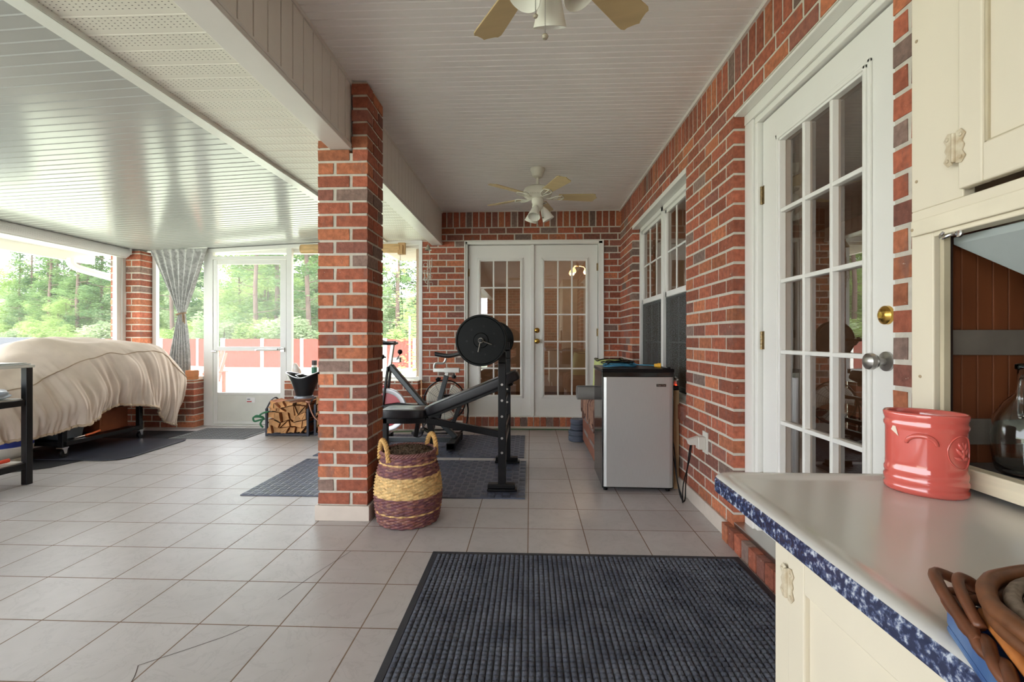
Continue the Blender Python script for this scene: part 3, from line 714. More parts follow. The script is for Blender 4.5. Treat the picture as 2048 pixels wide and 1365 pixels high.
for x in range(-70, -1, 3):
    place_tree('shrub', tr.randrange(2), x+tr.uniform(-1,1), back(x)+2.2+tr.uniform(0,1.5), tr.uniform(0,6), tr.uniform(.7,1.25))
for i in range(25):
    x = -72+i*2.9+tr.uniform(-1,1); place_tree('bush', tr.randrange(3), x, back(x)+tr.uniform(4.5,8), tr.uniform(0,6), tr.uniform(.6,1.0))
for i in range(17):
    x = -72+i*4.3+tr.uniform(-1,1); place_tree('bush', tr.randrange(3), x, back(x)+tr.uniform(12,17), tr.uniform(0,6), tr.uniform(.9,1.25))
for i in range(26):
    x = -72+i*2.8+tr.uniform(-1.2,1.2); place_tree('pine', tr.randrange(2), x, back(x)+tr.uniform(5,18), tr.uniform(0,6), tr.uniform(.85,1.15))
for px_, dy_, v_ in ((501,3.4,0),(607,3.0,1),(545,6,0),(322,4,1),(120,4,0),(170,6,1),(60,5,0),(20,7,1),(205,3.6,1),(795,5,0)):
    k_ = (px_-1060)/930; y_ = 28.5+dy_
    for _ in range(6): y_ = back(k_*y_)+dy_
    place_tree('pine', v_, k_*y_, y_, tr.uniform(0,6), tr.uniform(.95,1.15))
for px_, dy_, sc_ in ((-60,6,1.3),(15,9,1.35),(50,12,1.4),(90,11,1.2),(-20,13,1.4)):
    k_ = (px_-1060)/930; y_ = 28.5+dy_
    for _ in range(6): y_ = back(k_*y_)+dy_
    place_tree('bush', px_ % 3, k_*y_, y_, tr.uniform(0,6), sc_)
# far forest floor bank
mb = MB(); mb.grid(lambda u,v: (-150+220*u, 66+25*clamp((-(-150+220*u)-30)/60)+3*math.sin(u*23), -1+10*v*(1+.2*math.sin(u*40))), 60, 3)
o = struct(obj('ground_far_treeline', mb, mat('far_woods', (122,146,104), 1, var=.3, vs=.5)))

# climbing vine and young tree just outside the right screen
root = thing('young_tree', 'young leafy tree with thin white stake outside the far right screen', 'tree', (-2.15, 9.2, -.25))
mb = MB(); mb.tube([(-2.15,9.2,-.25),(-2.1,9.2,1.2),(-2.2,9.25,2.6),(-2.1,9.2,3.6)], [.03,.022,.016,.006], 7)
for k in range(16):
    z = .2+k*.2; a = k*2.4; mb.tube([(-2.13,9.2,z),(-2.13+.45*math.cos(a),9.2+.4*math.sin(a),z+.28)], [.008,.003], 5)
obj('trunk', mb, M_bark, root)
bl = [(-2.1+rnd.uniform(-.5,.5), 9.2+rnd.uniform(-.4,.4), .1+k*.22, rnd.uniform(.25,.42), rnd.uniform(.2,.3)) for k in range(18)]
obj('foliage', crown_mesh('c', bl, 1500, .05, 5, LM[0]), LM[0], root)
mb = MB(); mb.tube([(-2.38,9.1,-.25),(-2.38,9.1,1.5)], .02, 8); obj('stake', mb, M_fpost, root)

# orange lawn chair beyond the screen door
root = thing('lawn_chair', 'orange slatted lawn chair on the grass outside the screen door', 'chair', (-7.7,10.9,-.28))
Mo = mat('orange_paint', (150,62,40), .5); cxx, cyy, gg = -7.92, 10.9, -.28
for i in range(5):
    mb = MB(); u = -.2+i*.1; mb.prism([(0,0),(.08,0),(.08,.78-abs(u)*.5),(0,.78-abs(u)*.5)], 0, .02, 'y'); mb.v = [(cxx+u+p[0], cyy+.25+p[2]*.45+p[1], gg+.3+p[2]) for p in mb.v]; obj('back_slat', mb, Mo, root)
mb = MB(); mb.box(cxx-.25, cxx+.28, cyy-.28, cyy+.27, gg+.28, gg+.31); obj('seat', mb, Mo, root)
for s_ in (-1,1):
    mb = MB(); mb.box(cxx+.02+s_*.36-.06, cxx+.02+s_*.36+.06, cyy-.42, cyy+.35, gg+.52, gg+.545); obj('armrest', mb, Mo, root, bevel=.01)
    for yy in (-.35, .25): mb = MB(); mb.box(cxx+.02+s_*.34-.02, cxx+.02+s_*.34+.02, cyy+yy, cyy+yy+.09, gg, gg+.52); obj('leg', mb, Mo, root)

# ================================================================== OBJECTS
# ---- brick pillar (pinwheel courses)
px0, px1, py0, py1 = -1.249, -.954, 2.692, 2.975
pil = thing('brick_pillar', 'free-standing square red brick pillar in the middle of the porch floor', 'pillar', (-1.10, 2.83, 0))
mb = MB(); k = 0; z = .088; HB = .091
def pbox(x0,x1,y0,y1,z0,z1): 
    mb.box(x0,x1,y0,y1,z0+MJ/2,z1-MJ/2,0,brick_cols(),.0016)
while z < 2.575:
    z1 = min(z+.0777, 2.583)
    zt = z1
    xa, xb, ya, yb = px0, px1, py0, py1; S_ = .185; MV = .021
    if k % 2 == 0:
        Q = [(xa,xa+S_,ya,ya+HB),(xa+S_+MV,xb,ya,ya+S_),(xb-S_,xb,ya+S_+MV,yb),(xa,xb-S_-MV,ya+HB+MV,yb)]
    else:
        Q = [(xb-S_,xb,ya,ya+HB),(xa,xb-S_-MV,ya,ya+S_),(xa,xa+S_,ya+S_+MV,yb),(xa+S_+MV,xb,ya+HB+MV,yb)]
    for q in Q:
        if z > 2.19-.03:      # the beam runs through: brick only beside it
            for s0, s1 in ((xa, X0-.002), (X1+.014, xb)):
                a_, b_ = max(q[0], s0), min(q[1], s1)
                top = min(z1, ZS-.004) if s1 < X1 else z1
                if b_-a_ > .01 and top-z > .02: pbox(a_, b_, q[2], q[3], z, top)
        else: pbox(*q, z, z1)
    z += .0777; k += 1
mb.box(px0+.006,px1-.006,py0+.006,py1-.006,.085,2.16,1); mb.box(X1+.02,px1-.006,py0+.006,py1-.006,2.16,2.58,1); mb.box(px0+.006,X0-.005,py0+.006,py1-.006,2.16,ZS-.006,1)
obj('brick_shaft', mb, [M_brick, M_mortar], pil)
mb = MB()
for a in ((px0-.014,px1+.014,py0-.014,py0-.001),(px0-.014,px1+.014,py1+.001,py1+.014),(px0-.014,px0-.001,py0-.001,py1+.001),(px1+.001,px1+.014,py0-.001,py1+.001)): mb.box(*a, 0, .088)
mb.box(px0+.01,px1-.01,py0+.01,py1-.01,0,.086)
obj('base_trim', mb, M_tiletrim, pil, bevel=.002)

# ---- ceiling fans
M_fanw = mat('fan_enamel', (226,222,208), .35, var=.03); M_blade = mat('fan_blade', (206,182,136), .5, var=.06, vs=4, stretch=(1,8,1)); M_shade = mat('frosted_glass', (236,234,224), .35, trans=1)
def ogee_blade(L0, L1, w):   # outline in local x (radial), y
    pts = [(L0, -w*.36), (L1-.05, -w*.5)]
    pts += [(L1-.028, -w*.5), (L1-.012, -w*.44), (L1-.012,-w*.34), (L1-.004, -w*.2), (L1+.004,-w*.08), (L1+.012, 0), (L1+.004,w*.08), (L1-.004, w*.2), (L1-.012, w*.34), (L1-.012, w*.44), (L1-.028, w*.5)]
    pts += [(L1-.05, w*.5), (L0, w*.36)]; return pts
def ceiling_fan(label, cx_, cy_, ph, drop, shade_ph, zb_=2.33):
    t = thing('ceiling_fan', label, 'ceiling fan', (0,0,0), 'ceiling fans')
    zt = ZC
    mb = MB(); mb.lathe([(0,zt),(.066,zt),(.066,zt-.012),(.062,zt-.02),(.045,zt-.07),(.034,zt-.078),(.018,zt-.082),(0,zt-.083)], 28); obj('canopy', mb, M_fanw, t, smooth=True)
    mb = MB(); mb.tube([(0,0,zt-.075),(0,0,zb_+.085)], .0125, 14); obj('downrod', mb, M_fanw, t, smooth=True)
    mb = MB(); mb.lathe([(0,zb_+.095),(.03,zb_+.093),(.09,zb_+.088),(.118,zb_+.072),(.128,zb_+.05),(.128,zb_+.022),(.118,zb_+.008),(.10,zb_-.004),(.07,zb_-.012),(.045,zb_-.014),(0,zb_-.014)], 40)
    for k in range(32):
        a = 2*PI*k/32; mb.cbox((.118*math.cos(a),.118*math.sin(a),zb_+.008), .014, .006, .004, rz(a))
    obj('motor_housing', mb, M_fanw, t, smooth=True)
    for k in range(5):
        a = ph+2*PI*k/5; R = rz(a) @ rx(math.radians(-13))
        mb = MB(); mb.prism(ogee_blade(.185, .525, .125), -.003, .003); mb.v = [tuple((R @ Vector(p))+Vector((0,0,zb_+.006))) for p in mb.v]
        obj('blade', mb, M_blade, t, bevel=.0015)
        mb = MB(); Rz = rz(a)
        for s_ in (-1,1):
            P = smoothpath([(.07,s_*.008,-.006),(.11,s_*.012,-.012),(.15,s_*.042,-.006),(.20,s_*.046,-.002),(.225,s_*.018,-.001),(.235,0,-.001)], 4); mb.tube([(R if i > 12 else Rz) @ p + Vector((0,0,zb_)) for i, p in enumerate(P)], .0055, 6)
        mb.tube([R @ Vector((.15,-.03,-.004))+Vector((0,0,zb_)), R @ Vector((.15,.03,-.004))+Vector((0,0,zb_))], .004, 6)
        mb.tube([R @ Vector((.13,0,-.008))+Vector((0,0,zb_)), R @ Vector((.235,0,-.003))+Vector((0,0,zb_))], .004, 6)
        obj('blade_bracket', mb, M_fanw, t, smooth=True)
    z1 = zb_-.012
    mb = MB(); mb.lathe([(0,z1),(.05,z1),(.053,z1-.012),(.053,z1-.035),(.047,z1-.045),(.047,z1-.06),(.05,z1-.066),(.046,z1-.085),(.03,z1-.10),(.012,z1-.11),(0,z1-.112)], 32); obj('light_kit', mb, M_fanw, t, smooth=True)
    for k in range(3):
        a = shade_ph+2*PI*k/3; tilt = math.radians(28); R = rz(a) @ ry(-tilt)      # axis points down and outward
        c = Vector((.042*math.cos(a), .042*math.sin(a), z1-.078))
        mb = MB(); prof = [(.022,-.012),(.026,-.02),(.034,-.04),(.042,-.07),(.05,-.10),(.056,-.122),(.054,-.123),(.040,-.07),(.022,-.02)]
        mb.lathe(prof, 36, c, R)
        n0 = 36
        obj('lamp_shade', mb, M_shade, t, smooth=True)
        mb = MB(); mb.lathe([(0,.0),(.018,-.0),(.024,-.012),(.024,-.02),(0,-.021)], 16, c, R); mb.lathe([(.0,-.02),(.011,-.022),(.016,-.05),(.011,-.075),(0,-.08)], 14, c, R)
        obj('lamp_socket', mb, M_fanw, t, smooth=True)
    for (ox, oy, L_, rr) in drop:
        mb = MB(); n_ = int(L_/.006); mb.tube([(ox,oy,z1-.09),(ox,oy,z1-.09-L_)], .0012, 5)
        for i in range(n_): mb.lathe([(0,.0017),(.0017,0),(0,-.0017)], 5, (ox,oy,z1-.09-L_+i*.006))
        obj('pull_chain', mb, M_nickel, t)
        mb = MB(); mb.lathe([(0,0),(rr*.6,-.003),(rr,-rr*.9),(rr*.7,-rr*1.6),(0,-rr*1.9)], 12, (ox,oy,z1-.09-L_)); obj('chain_fob', mb, mat('stone_fob', (170,160,140), .4, var=.4, vs=120), t, smooth=True)
    t.location = (cx_, cy_, 0); return t
ceiling_fan('white ceiling fan with three glass shades hanging above the far end of the porch', .066, 4.16, math.radians(6), [(.0,-.07,.16,.008),(.045,-.05,.085,.008)], math.radians(250))
ceiling_fan('tan-bladed ceiling fan cut off by the top edge of the picture, over the near porch', .066, 1.47, math.radians(47), [(-.02,-.03,.20,.0105),(-.05,-.02,.13,.0085)], math.radians(90), 2.315)

# ---- foreground floor mat
M_mat = mat('mat_fibre', (66,70,84), 1.0, vs=7, col2=(104,108,120), bump=1, bs=420, dist=.003); M_matb = mat('mat_rubber', (48,50,58), .65, bump=.3, bs=50)
t = thing('floor_mat', 'large black ribbed waffle entrance mat on the tiles in the foreground', 'mat', (.27,1.55,0))
mx0, mx1, my0, my1 = -.485, 1.012, .80, 2.305
mb = MB(); bw = .028
mb.box(mx0,mx1,my0,my1,.0005,.004,0)
def bord(u, v): return 0
for a in ((mx0,mx1,my0,my0+bw),(mx0,mx1,my1-bw,my1),(mx0,mx0+bw,my0+bw,my1-bw),(mx1-bw,mx1,my0+bw,my1-bw)): mb.box(*a, .001, .0058)
obj('rubber_border', mb, M_matb, t, bevel=.002)
mb = MB(); nx_ = 64; sx_ = (mx1-mx0-2*bw)/nx_; ny_ = 64; sy_ = (my1-my0-2*bw)/ny_
for i in range(nx_):
    for j in range(ny_):
        xa, ya = mx0+bw+i*sx_, my0+bw+j*sy_; g = .0017; q = rnd.uniform(-.0006,.0006); zt = .0105+q
        a, b, c, d = xa+g+q, xa+sx_-g+q, ya+g, ya+sy_-g; e = .0035
        vs = [(a,c,.004),(b,c,.004),(b,d,.004),(a,d,.004),(a+.001,c+.001,zt-.003),(b-.001,c+.001,zt-.003),(b-.001,d-.001,zt-.003),(a+.001,d-.001,zt-.003),(a+e,c+e,zt),(b-e,c+e,zt),(b-e,d-e,zt),(a+e,d-e,zt)]
        mb.add(vs, [(0,1,5,4),(1,2,6,5),(2,3,7,6),(3,0,4,7),(4,5,9,8),(5,6,10,9),(6,7,11,10),(7,4,8,11),(8,9,10,11)])
obj('waffle_pile', mb, M_mat, t, smooth='all')

# ---- rubber gym mats with woven raised pattern
def gym_mat(label, x0,x1,y0,y1, rot=0, th=.009):
    mb = MB(); mb.box(x0,x1,y0,y1,.0005,th-.002)
    p = .05; n1 = int((x1-x0)/p); n2 = int((y1-y0)/p)
    for i in range(n1):
        for j in range(n2):
            cx_, cy_ = x0+(i+.5)*(x1-x0)/n1, y0+(j+.5)*(y1-y0)/n2
            for k in (-1,0,1):
                if (i+j) % 2: mb.cbox((cx_+k*.0125, cy_, th-.001), .007, .042, .0034)
                else: mb.cbox((cx_, cy_+k*.0125, th-.001), .042, .007, .0034)
    return tag(obj('rubber_mat', mb, M_rubber), label, 'mat', 'gym mats')
gym_mat('dark rubber gym mat on the tiles under the front foot of the weight bench', -1.97, -.035, 3.085, 4.03)
gym_mat('dark rubber gym mat on the tiles under the exercise bike, nearer the french doors', -1.97, -.055, 4.14, 5.09)
# door mat by the screen door, chevron ribs
mb = MB(); x0,x1,y0,y1 = -3.83,-3.02,4.80,5.37
mb.box(x0,x1,y0,y1,.0005,.006)
for i in range(16):
    for j in range(15):
        cx_, cy_ = x0+.03+(i+.5)*(x1-x0-.06)/16, y0+.025+(j+.5)*(y1-y0-.05)/15
        mb.cbox((cx_,cy_,.0075), .045, .010, .005, rz(.6 if i % 2 else -.6))
tag(obj('door_mat', mb, mat('doormat_grey', (112,112,112), .9, bump=.5, bs=200), bevel=.0), 'grey chevron door mat in front of the screen door', 'mat')
M_gm = mat('grill_mat', (52,54,64), .42, var=.25, vs=5)
mb = MB(); P = [(-4.45,3.96),(-3.80,3.93),(-3.64,3.97),(-3.60,4.02),(-3.83,4.95),(-4.5,4.95)]
P = [(-4.62,3.90),(-3.70,3.90),(-3.60,3.94),(-3.56,4.02),(-3.585,4.70),(-3.62,4.76),(-4.62,4.76)]
mb.prism(P, .0045, .012); tag(obj('grill_mat', mb, M_gm, bevel=.002), 'smooth black rubber mat lying on the tiles in front of the covered grill', 'mat')
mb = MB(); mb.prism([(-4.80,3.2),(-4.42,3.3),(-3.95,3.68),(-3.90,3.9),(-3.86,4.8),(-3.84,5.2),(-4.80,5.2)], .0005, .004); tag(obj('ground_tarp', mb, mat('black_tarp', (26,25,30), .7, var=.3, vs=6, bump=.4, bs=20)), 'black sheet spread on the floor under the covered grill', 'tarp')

# ---- wicker basket
t = thing('wicker_basket', 'tall purple and tan striped wicker basket with rope handles beside the brick pillar', 'basket', (0,0,0))
def brad(v): return .160+.036*math.sin(clamp(v*.95+.12)*PI)-.006*v
HBK = .405; NS = 40; NR = 46
tan_, pur, red = lin((214,176,116)), lin((112,68,74)), lin((134,84,76))
def bcol(u, v):
    r = rnd.random()
    if .42 < v < .70: b = lin((220,184,124)) if r < .8 else lin((196,156,98))
    elif abs(v-.18) < .013 or abs(v-.86) < .013: b = tan_
    else: b = pur if r < .55 else (red if r < .8 else lin((150,106,92)))
    k = rnd.uniform(.75,1.15); return tuple(c*k for c in b)
nu, nv = NS*4, NR*3
def bf(u, v):
    r = brad(v); row = v*NR; k = math.floor(row); f = row-k
    s_ = math.cos(u*NS*PI+(k % 2)*PI)*.0038; bulge = .0022*math.sin(f*PI)
    ribs = .0028*(math.sin(u*18*PI)**2)
    rr = r+s_+bulge+ribs; a = 2*PI*u; return (rr*math.cos(a), rr*math.sin(a), .004+v*HBK)
rc = {}
def cfun(u, v):
    k = (int(v*NR), int(u*NS)); 
    if k not in rc: rc[k] = bcol(u, (k[0]+.5)/NR)
    return rc[k]
mb = MB(); mb.grid(bf, nu, nv, cu=True, cf=cfun)
M_wick = mat('wicker', (200,160,110), .6, attr=True, var=.2, vs=90)
obj('woven_wall', mb, M_wick, t, smooth='all')
mb = MB(); mb.lathe([(0,.003),(.165,.003),(.17,.01),(0,.012)], 40); mb.grid(lambda u,v: ((brad(v)-.012)*math.cos(2*PI*u), (brad(v)-.012)*math.sin(2*PI*u), .01+v*(HBK-.005)), 48, 10, cu=True)
obj('inner_lining', mb, mat('basket_inside', (60,42,34), .8), t, smooth=True)
mb = MB()
for q in range(3):
    P = [((brad(1)+.004+.006*math.cos(i*2*PI/7+q*2.1))*math.cos(2*PI*i/120), (brad(1)+.004+.006*math.cos(i*2*PI/7+q*2.1))*math.sin(2*PI*i/120), HBK+.002+.007*math.sin(i*2*PI/7+q*2.1)) for i in range(120)]
    mb.tube(P, .0055, 6, closed=True)
obj('rim', mb, mat('rim_wicker', (132,88,84), .6, var=.35, vs=60), t, smooth='all')
M_rope = mat('straw_rope', (206,162,98), .7, var=.25, vs=90, bump=.4, bs=200)
for s_ in (-1, 1):
    mb = MB(); N_ = 70
    for q in range(3):
        P = []
        for i in range(N_+1):
            a = PI*i/N_; c = Vector((.0, -.064*math.cos(a), 0)); ph = i*.55+q*2.094
            rad = Vector((0, -math.cos(a), math.sin(a))); P.append(Vector((s_*(.150+.006*math.sin(a)), -.062*math.cos(a), HBK-.035+.115*math.sin(a)))+rad*.0075*math.cos(ph)+Vector((1,0,0))*.0075*math.sin(ph))
        mb.tube(P, .0078, 7)
    obj('handle', mb, M_rope, t, smooth='all')
t.location = (-.722, 2.73, 0); t.rotation_euler = (0,0,math.radians(40))
# contents
mb = MB(); r2 = random.Random(4)
def heap(u, v):
    a = 2*PI*u; r = .145*v; return (r*math.cos(a), r*math.sin(a), .372+.04*(1-v*v)+.024*noise.noise(Vector((r*math.cos(a)*22, r*math.sin(a)*22, 1))))
mb.grid(heap, 64, 22, cu=True); mb.lathe([(.0,.30),(.145,.30),(.145,.372)], 40)
for k in range(420):
    a, r = r2.uniform(0,6.28), .14*math.sqrt(r2.random()); z = .385+.035*(1-(r/.145)**2)
    d = Vector((r2.uniform(-1,1), r2.uniform(-1,1), r2.uniform(.2,1))).normalized()*.02; p = Vector((r*math.cos(a), r*math.sin(a), z)); mb.tube([p, p+d], .0016, 4)
o = tag(obj('yarn_heap', mb, mat('dark_tow', (66,52,44), .95, var=.6, vs=70, col2=(128,108,88)), smooth='all'), 'dark brown and grey fibrous bundle lying in the wicker basket', 'fibre', kind='stuff')
o.location = (-.722, 2.73, .30)

# ---- weight bench
t = thing('weight_bench', 'black weight bench with inclined padded backrest and bar rack uprights', 'weight bench', (-.5,3.6,0))
ux = -.195
for yy in (3.225, 3.955):
    mb = MB(); mb.box(ux-.027, ux+.027, yy-.027, yy+.027, .035, .90)
    o = obj('upright', mb, M_black, t, bevel=.004)
    mb = MB()
    for z in (.28, .38, .53, .64, .75): mb.tube([(ux, yy-.0275, z),(ux, yy-.0295, z)], .0085, 12)
    obj('adjustment_hole', mb, M_nickel, o)
    mb = MB(); mb.box(ux-.105, ux+.105, yy-.035, yy+.035, .012, .03); mb.box(ux-.10, ux+.09, yy-.03, yy+.03, .03, .062); obj('foot', mb, M_black, t, bevel=.006)
    mb = MB(); mb.box(ux-.027, ux+.027, yy-.02, yy+.02, .90, .975)
    mb.tube([(ux-.05,yy,1.10),(ux-.045,yy,1.03),(ux-.09,yy,1.02),(ux-.14,yy,1.02),(ux-.165,yy,1.05),(ux-.17,yy,1.08)], .012, 8); mb.box(ux-.055, ux+.02, yy-.02, yy+.02, .96, 1.035)
    obj('bar_hook', mb, M_black, t, bevel=.004)
mb = MB(); mb.box(ux-.02, ux+.02, 3.25, 3.93, .30, .34); mb.box(ux-.02, ux+.02, 3.25, 3.93, .40, .43); obj('cross_brace', mb, M_black, t, bevel=.004)
yc = 3.56
mb = MB(); mb.bar((ux, yc, .33), (-.80, yc, .44), .05, .05); mb.bar((-.80,yc,.44), (-1.14,yc,.435), .05, .05); obj('main_beam', mb, M_black, t, bevel=.004)
mb = MB(); mb.bar((-1.125,yc,.46), (-1.125,yc,.02), .05, .05); mb.box(-1.155,-1.095,yc-.23,yc+.23,.012,.055); obj('front_leg', mb, M_black, t, bevel=.004)
mb = MB(); mb.bar((-.86,yc,.46),(-.885,yc,.31),.03,.03); mb.bar((-.78,yc,.46),(-.74,yc,.2),.045,.03); obj('seat_bracket', mb, M_black, t, bevel=.003)
def pad(name, c, L_, w, th, ang, taper=0):
    mb = MB(); n = 22; prof = []
    def f(u, v):
        # rounded box by superellipse
        a = 2*PI*u; cx_, sy_ = math.cos(a), math.sin(a); e = .28
        x = math.copysign(abs(cx_)**e, cx_)*L_/2; y = math.copysign(abs(sy_)**e, sy_)*w/2
        b = -PI/2+PI*v; kk = abs(math.cos(b))**.25 if abs(math.cos(b)) > 1e-6 else 0; z = math.copysign(abs(math.sin(b))**.6, math.sin(b))*th/2
        return (x*(.9+.1*kk) if kk > 0 else 0, y*(.9+.1*kk) if kk > 0 else 0, z)
    mb.grid(f, 56, 14, cu=True); R = ry(ang); mb.v = [tuple(R @ Vector(p)+Vector(c)) for p in mb.v]
    return obj(name, mb, M_blk_soft, t, smooth='all')
pad('seat_pad', (-.955, yc, .50), .34, .27, .065, 0)
ang = -math.atan2(.27, .66); pad('backrest_pad', (-.44, yc, .655), .76, .27, .07, ang)
mb = MB(); d = Vector((math.cos(-ang),0,math.sin(-ang)))
c0 = Vector((-.44,yc,.61)); 
for s_ in (-1,1): mb.bar(c0-d*.36+Vector((0,s_*.06,-.0)), c0+d*.33+Vector((0,s_*.06,0)), .025, .035)
mb.bar(c0+d*.28+Vector((0,-.12,-.0)), c0+d*.28+Vector((0,.12,0)), .03, .03); mb.bar(c0+d*.22,(ux,yc,.60),.03,.03)
mb.bar((ux,3.24,.60),(ux,3.94,.60),.022,.022)
obj('backrest_frame', mb, M_black, t, bevel=.003)
mb = MB(); mb.bar(c0-d*.1+Vector((0,0,-.0)), (-.60,yc,.40), .03, .03); obj('incline_strut', mb, M_black, t, bevel=.003)

# ---- barbell
t = thing('barbell', 'barbell with a large black plate at each end resting on the bench rack', 'barbell', (-.315,3.6,1.06))
bx, bz = -.315, 1.056
mb = MB(); mb.tube([(bx,2.90,bz),(bx,4.28,bz)], .0115, 16); obj('bar', mb, M_black, t, smooth=True)
Ry = Matrix.Rotation(PI/2, 3, 'X')   # local z -> -y
def plate(name, yy, R_, th):
    mb = MB(); h = th/2
    mb.lathe([(.014,-h*.8),(.030,-h*.8),(.032,-h),(.045,-h),(.05,-h*.78),(R_*.62,-h*.78),(R_*.64,-h*.92),(R_*.66,-h*.92),(R_*.90,-h*.72),(R_*.93,-h),(R_*.975,-h),(R_,-h*.7),(R_,h*.7),(R_*.975,h),(R_*.93,h),(R_*.9,h*.72),(.05,h*.78),(.045,h),(.014,h),(.014,-h*.8)], 64, (bx,yy,bz), Ry)
    for k in range(7):
        a = 2*PI*k/7+.5; 
        for s_ in (-1,1): mb.tube([(bx+R_*.56*math.cos(a), yy+s_*h*.76, bz+R_*.56*math.sin(a)),(bx+R_*.56*math.cos(a), yy+s_*h*.84, bz+R_*.56*math.sin(a))], .0065, 10, m=1)
    return obj(name, mb, [M_plate, M_black], t, smooth=True)
plate('weight_plate', 2.985, .166, .052); plate('weight_plate', 4.19, .166, .052)
for yy in (2.948, 4.228):
    mb = MB(); mb.lathe([(.0125,-.008),(.017,-.008),(.017,.008),(.0125,.008)], 18, (bx,yy,bz), Ry)
    for a in (-.35, 4.5): mb.tube([(bx+.018*math.cos(a), yy-.008, bz+.018*math.sin(a)), (bx+.075*math.cos(a), yy-.014, bz+.075*math.sin(a))], .003, 6)
    obj('spring_collar', mb, mat('collar_steel', (120,116,108), .35, .8), t, smooth=True)

# ---- fridge
t = thing('mini_fridge', 'small brushed steel refrigerator with black top standing by the brick wall', 'refrigerator', (.76,3.5,0))
fx0, fx1, fy0, fy1 = .505, .997, 3.255, 3.72
M_steel = mat('brushed_steel', (194,194,193), .34, .6, var=.04, vs=60, stretch=(10,10,.3), bump=.05, bs=300); M_gloss = mat('black_gloss', (20,20,22), .12, spec=.8)
mb = MB(); mb.box(fx0,fx1,fy0+.055,fy1,.025,.84); obj('cabinet_body', mb, M_gloss, t, bevel=.008)
mb = MB(); mb.prism([(fx0+.004,fy0+.05),(fx0+.004,fy0+.016),(fx0+.012,fy0+.005),(fx0+.03,fy0),(fx1-.03,fy0),(fx1-.012,fy0+.005),(fx1-.004,fy0+.016),(fx1-.004,fy0+.05)], .035, .80); dr = obj('door', mb, M_steel, t, bevel=.002)
mb = MB(); mb.box(fx0,fx0+.010,fy0+.004,fy0+.055,.030,.835); mb.box(fx0,fx1,fy0+.004,fy0+.055,.80,.838); mb.box(fx0,fx1,fy0+.006,fy0+.055,.026,.038); mb.box(fx1-.008,fx1,fy0+.012,fy0+.055,.03,.83); obj('door_edge', mb, M_gloss, t, bevel=.003)
mb = MB(); mb.box(fx0-.004,fx1+.004,fy0-.003,fy1,.832,.858); obj('top_panel', mb, M_black, t, bevel=.006)
mb = MB(); mb.box(fx1-.12,fx1-.055,fy0-.003,fy0+.001,.735,.753); pl_ = obj('name_plate', mb, M_gloss, dr)
def text_part(s, size, loc, rot, m, parent, name='lettering', ext=.0006):
    cu = bpy.data.curves.new(name, 'FONT'); cu.body = s; cu.size = size; cu.extrude = ext; cu.align_x = 'CENTER'; cu.align_y = 'CENTER'
    o = bpy.data.objects.new(name, cu); dg = bpy.context.evaluated_depsgraph_get(); COL.objects.link(o); dg.update()
    me = bpy.data.meshes.new_from_object(o.evaluated_get(dg)); bpy.data.objects.remove(o)
    me.materials.clear(); me.materials.append(m); o = bpy.data.objects.new(name, me); COL.objects.link(o); o.parent = parent; o.location = Vector(loc)-wloc(parent); o.rotation_euler = rot; WL[o.name] = Vector(loc); return o
text_part('Magic Chef', .0125, (fx1-.0875, fy0-.0036, .744), (PI/2,0,0), M_chrome, dr)
for (x,y) in ((fx0+.03,fy0+.05),(fx1-.03,fy0+.05),(fx0+.03,fy1-.04),(fx1-.03,fy1-.04)):
    mb = MB(); mb.lathe([(0,0),(.014,0),(.016,.006),(.012,.03),(0,.03)], 14, (x,y,0)); obj('foot', mb, M_black, t, smooth=True)
mb = MB(); mb.box(fx1-.075,fx1-.02,fy0+.01,fy0+.05,.857,.864); mb.tube([(fx1-.04,fy0+.02,.868),(fx1-.02,fy0+.012,.866)],.006,8); obj('top_hinge', mb, M_black, t, bevel=.002)
t.rotation_euler = (0,0,math.radians(-1.2))
# coiled extension cord on the fridge
def coil(name, label, cat, c, rx_, ry_, loops, r, m, tail=None, z0=0):
    mb = MB(); P = []; q = random.Random(5); N_ = 28
    for i in range(loops*N_+1):
        a = 2*PI*i/N_; k = i//N_; f = 1-.09*k+.02*math.sin(i*.3); P.append((c[0]+rx_*f*math.cos(a)+.02*math.sin(k*2.1), c[1]+ry_*f*math.sin(a)+.02*math.cos(k*1.7), c[2]+r+.0075*k+.004*math.sin(a*3+k)))
    if tail: P += smoothpath([P[-1]]+tail, 5)
    mb.tube(P, r, 7); return mb
zt = .858
mb = coil('x','','',(.66,3.47,zt+.004),.12,.085,4,.0045,None,[(.78,3.42,zt+.02),(.85,3.395,zt+.018),(.895,3.375,zt+.016)])
root = thing('extension_cord', 'coiled blue and black extension cord with yellow plug lying on top of the fridge', 'cord', (.66,3.47,zt))
obj('blue_cable', mb, mat('blue_cord', (62,128,160), .5), root, smooth='all')
mb = coil('x','','',(.64,3.46,zt+.028),.115,.07,2,.004,None,[(.60,3.38,zt+.045),(.55,3.36,zt+.025)]); obj('black_cable', mb, M_black, root, smooth='all')
mb = MB(); mb.lathe([(0,0),(.012,0),(.014,.02),(.017,.024),(.017,.046),(0,.047)], 16, (.89,3.378,zt+.017), (Vector((.9,-.35,0)).normalized().to_track_quat('Z','Y').to_matrix())); obj('plug', mb, mat('yellow_plug', (236,178,50), .45), root, smooth=True)

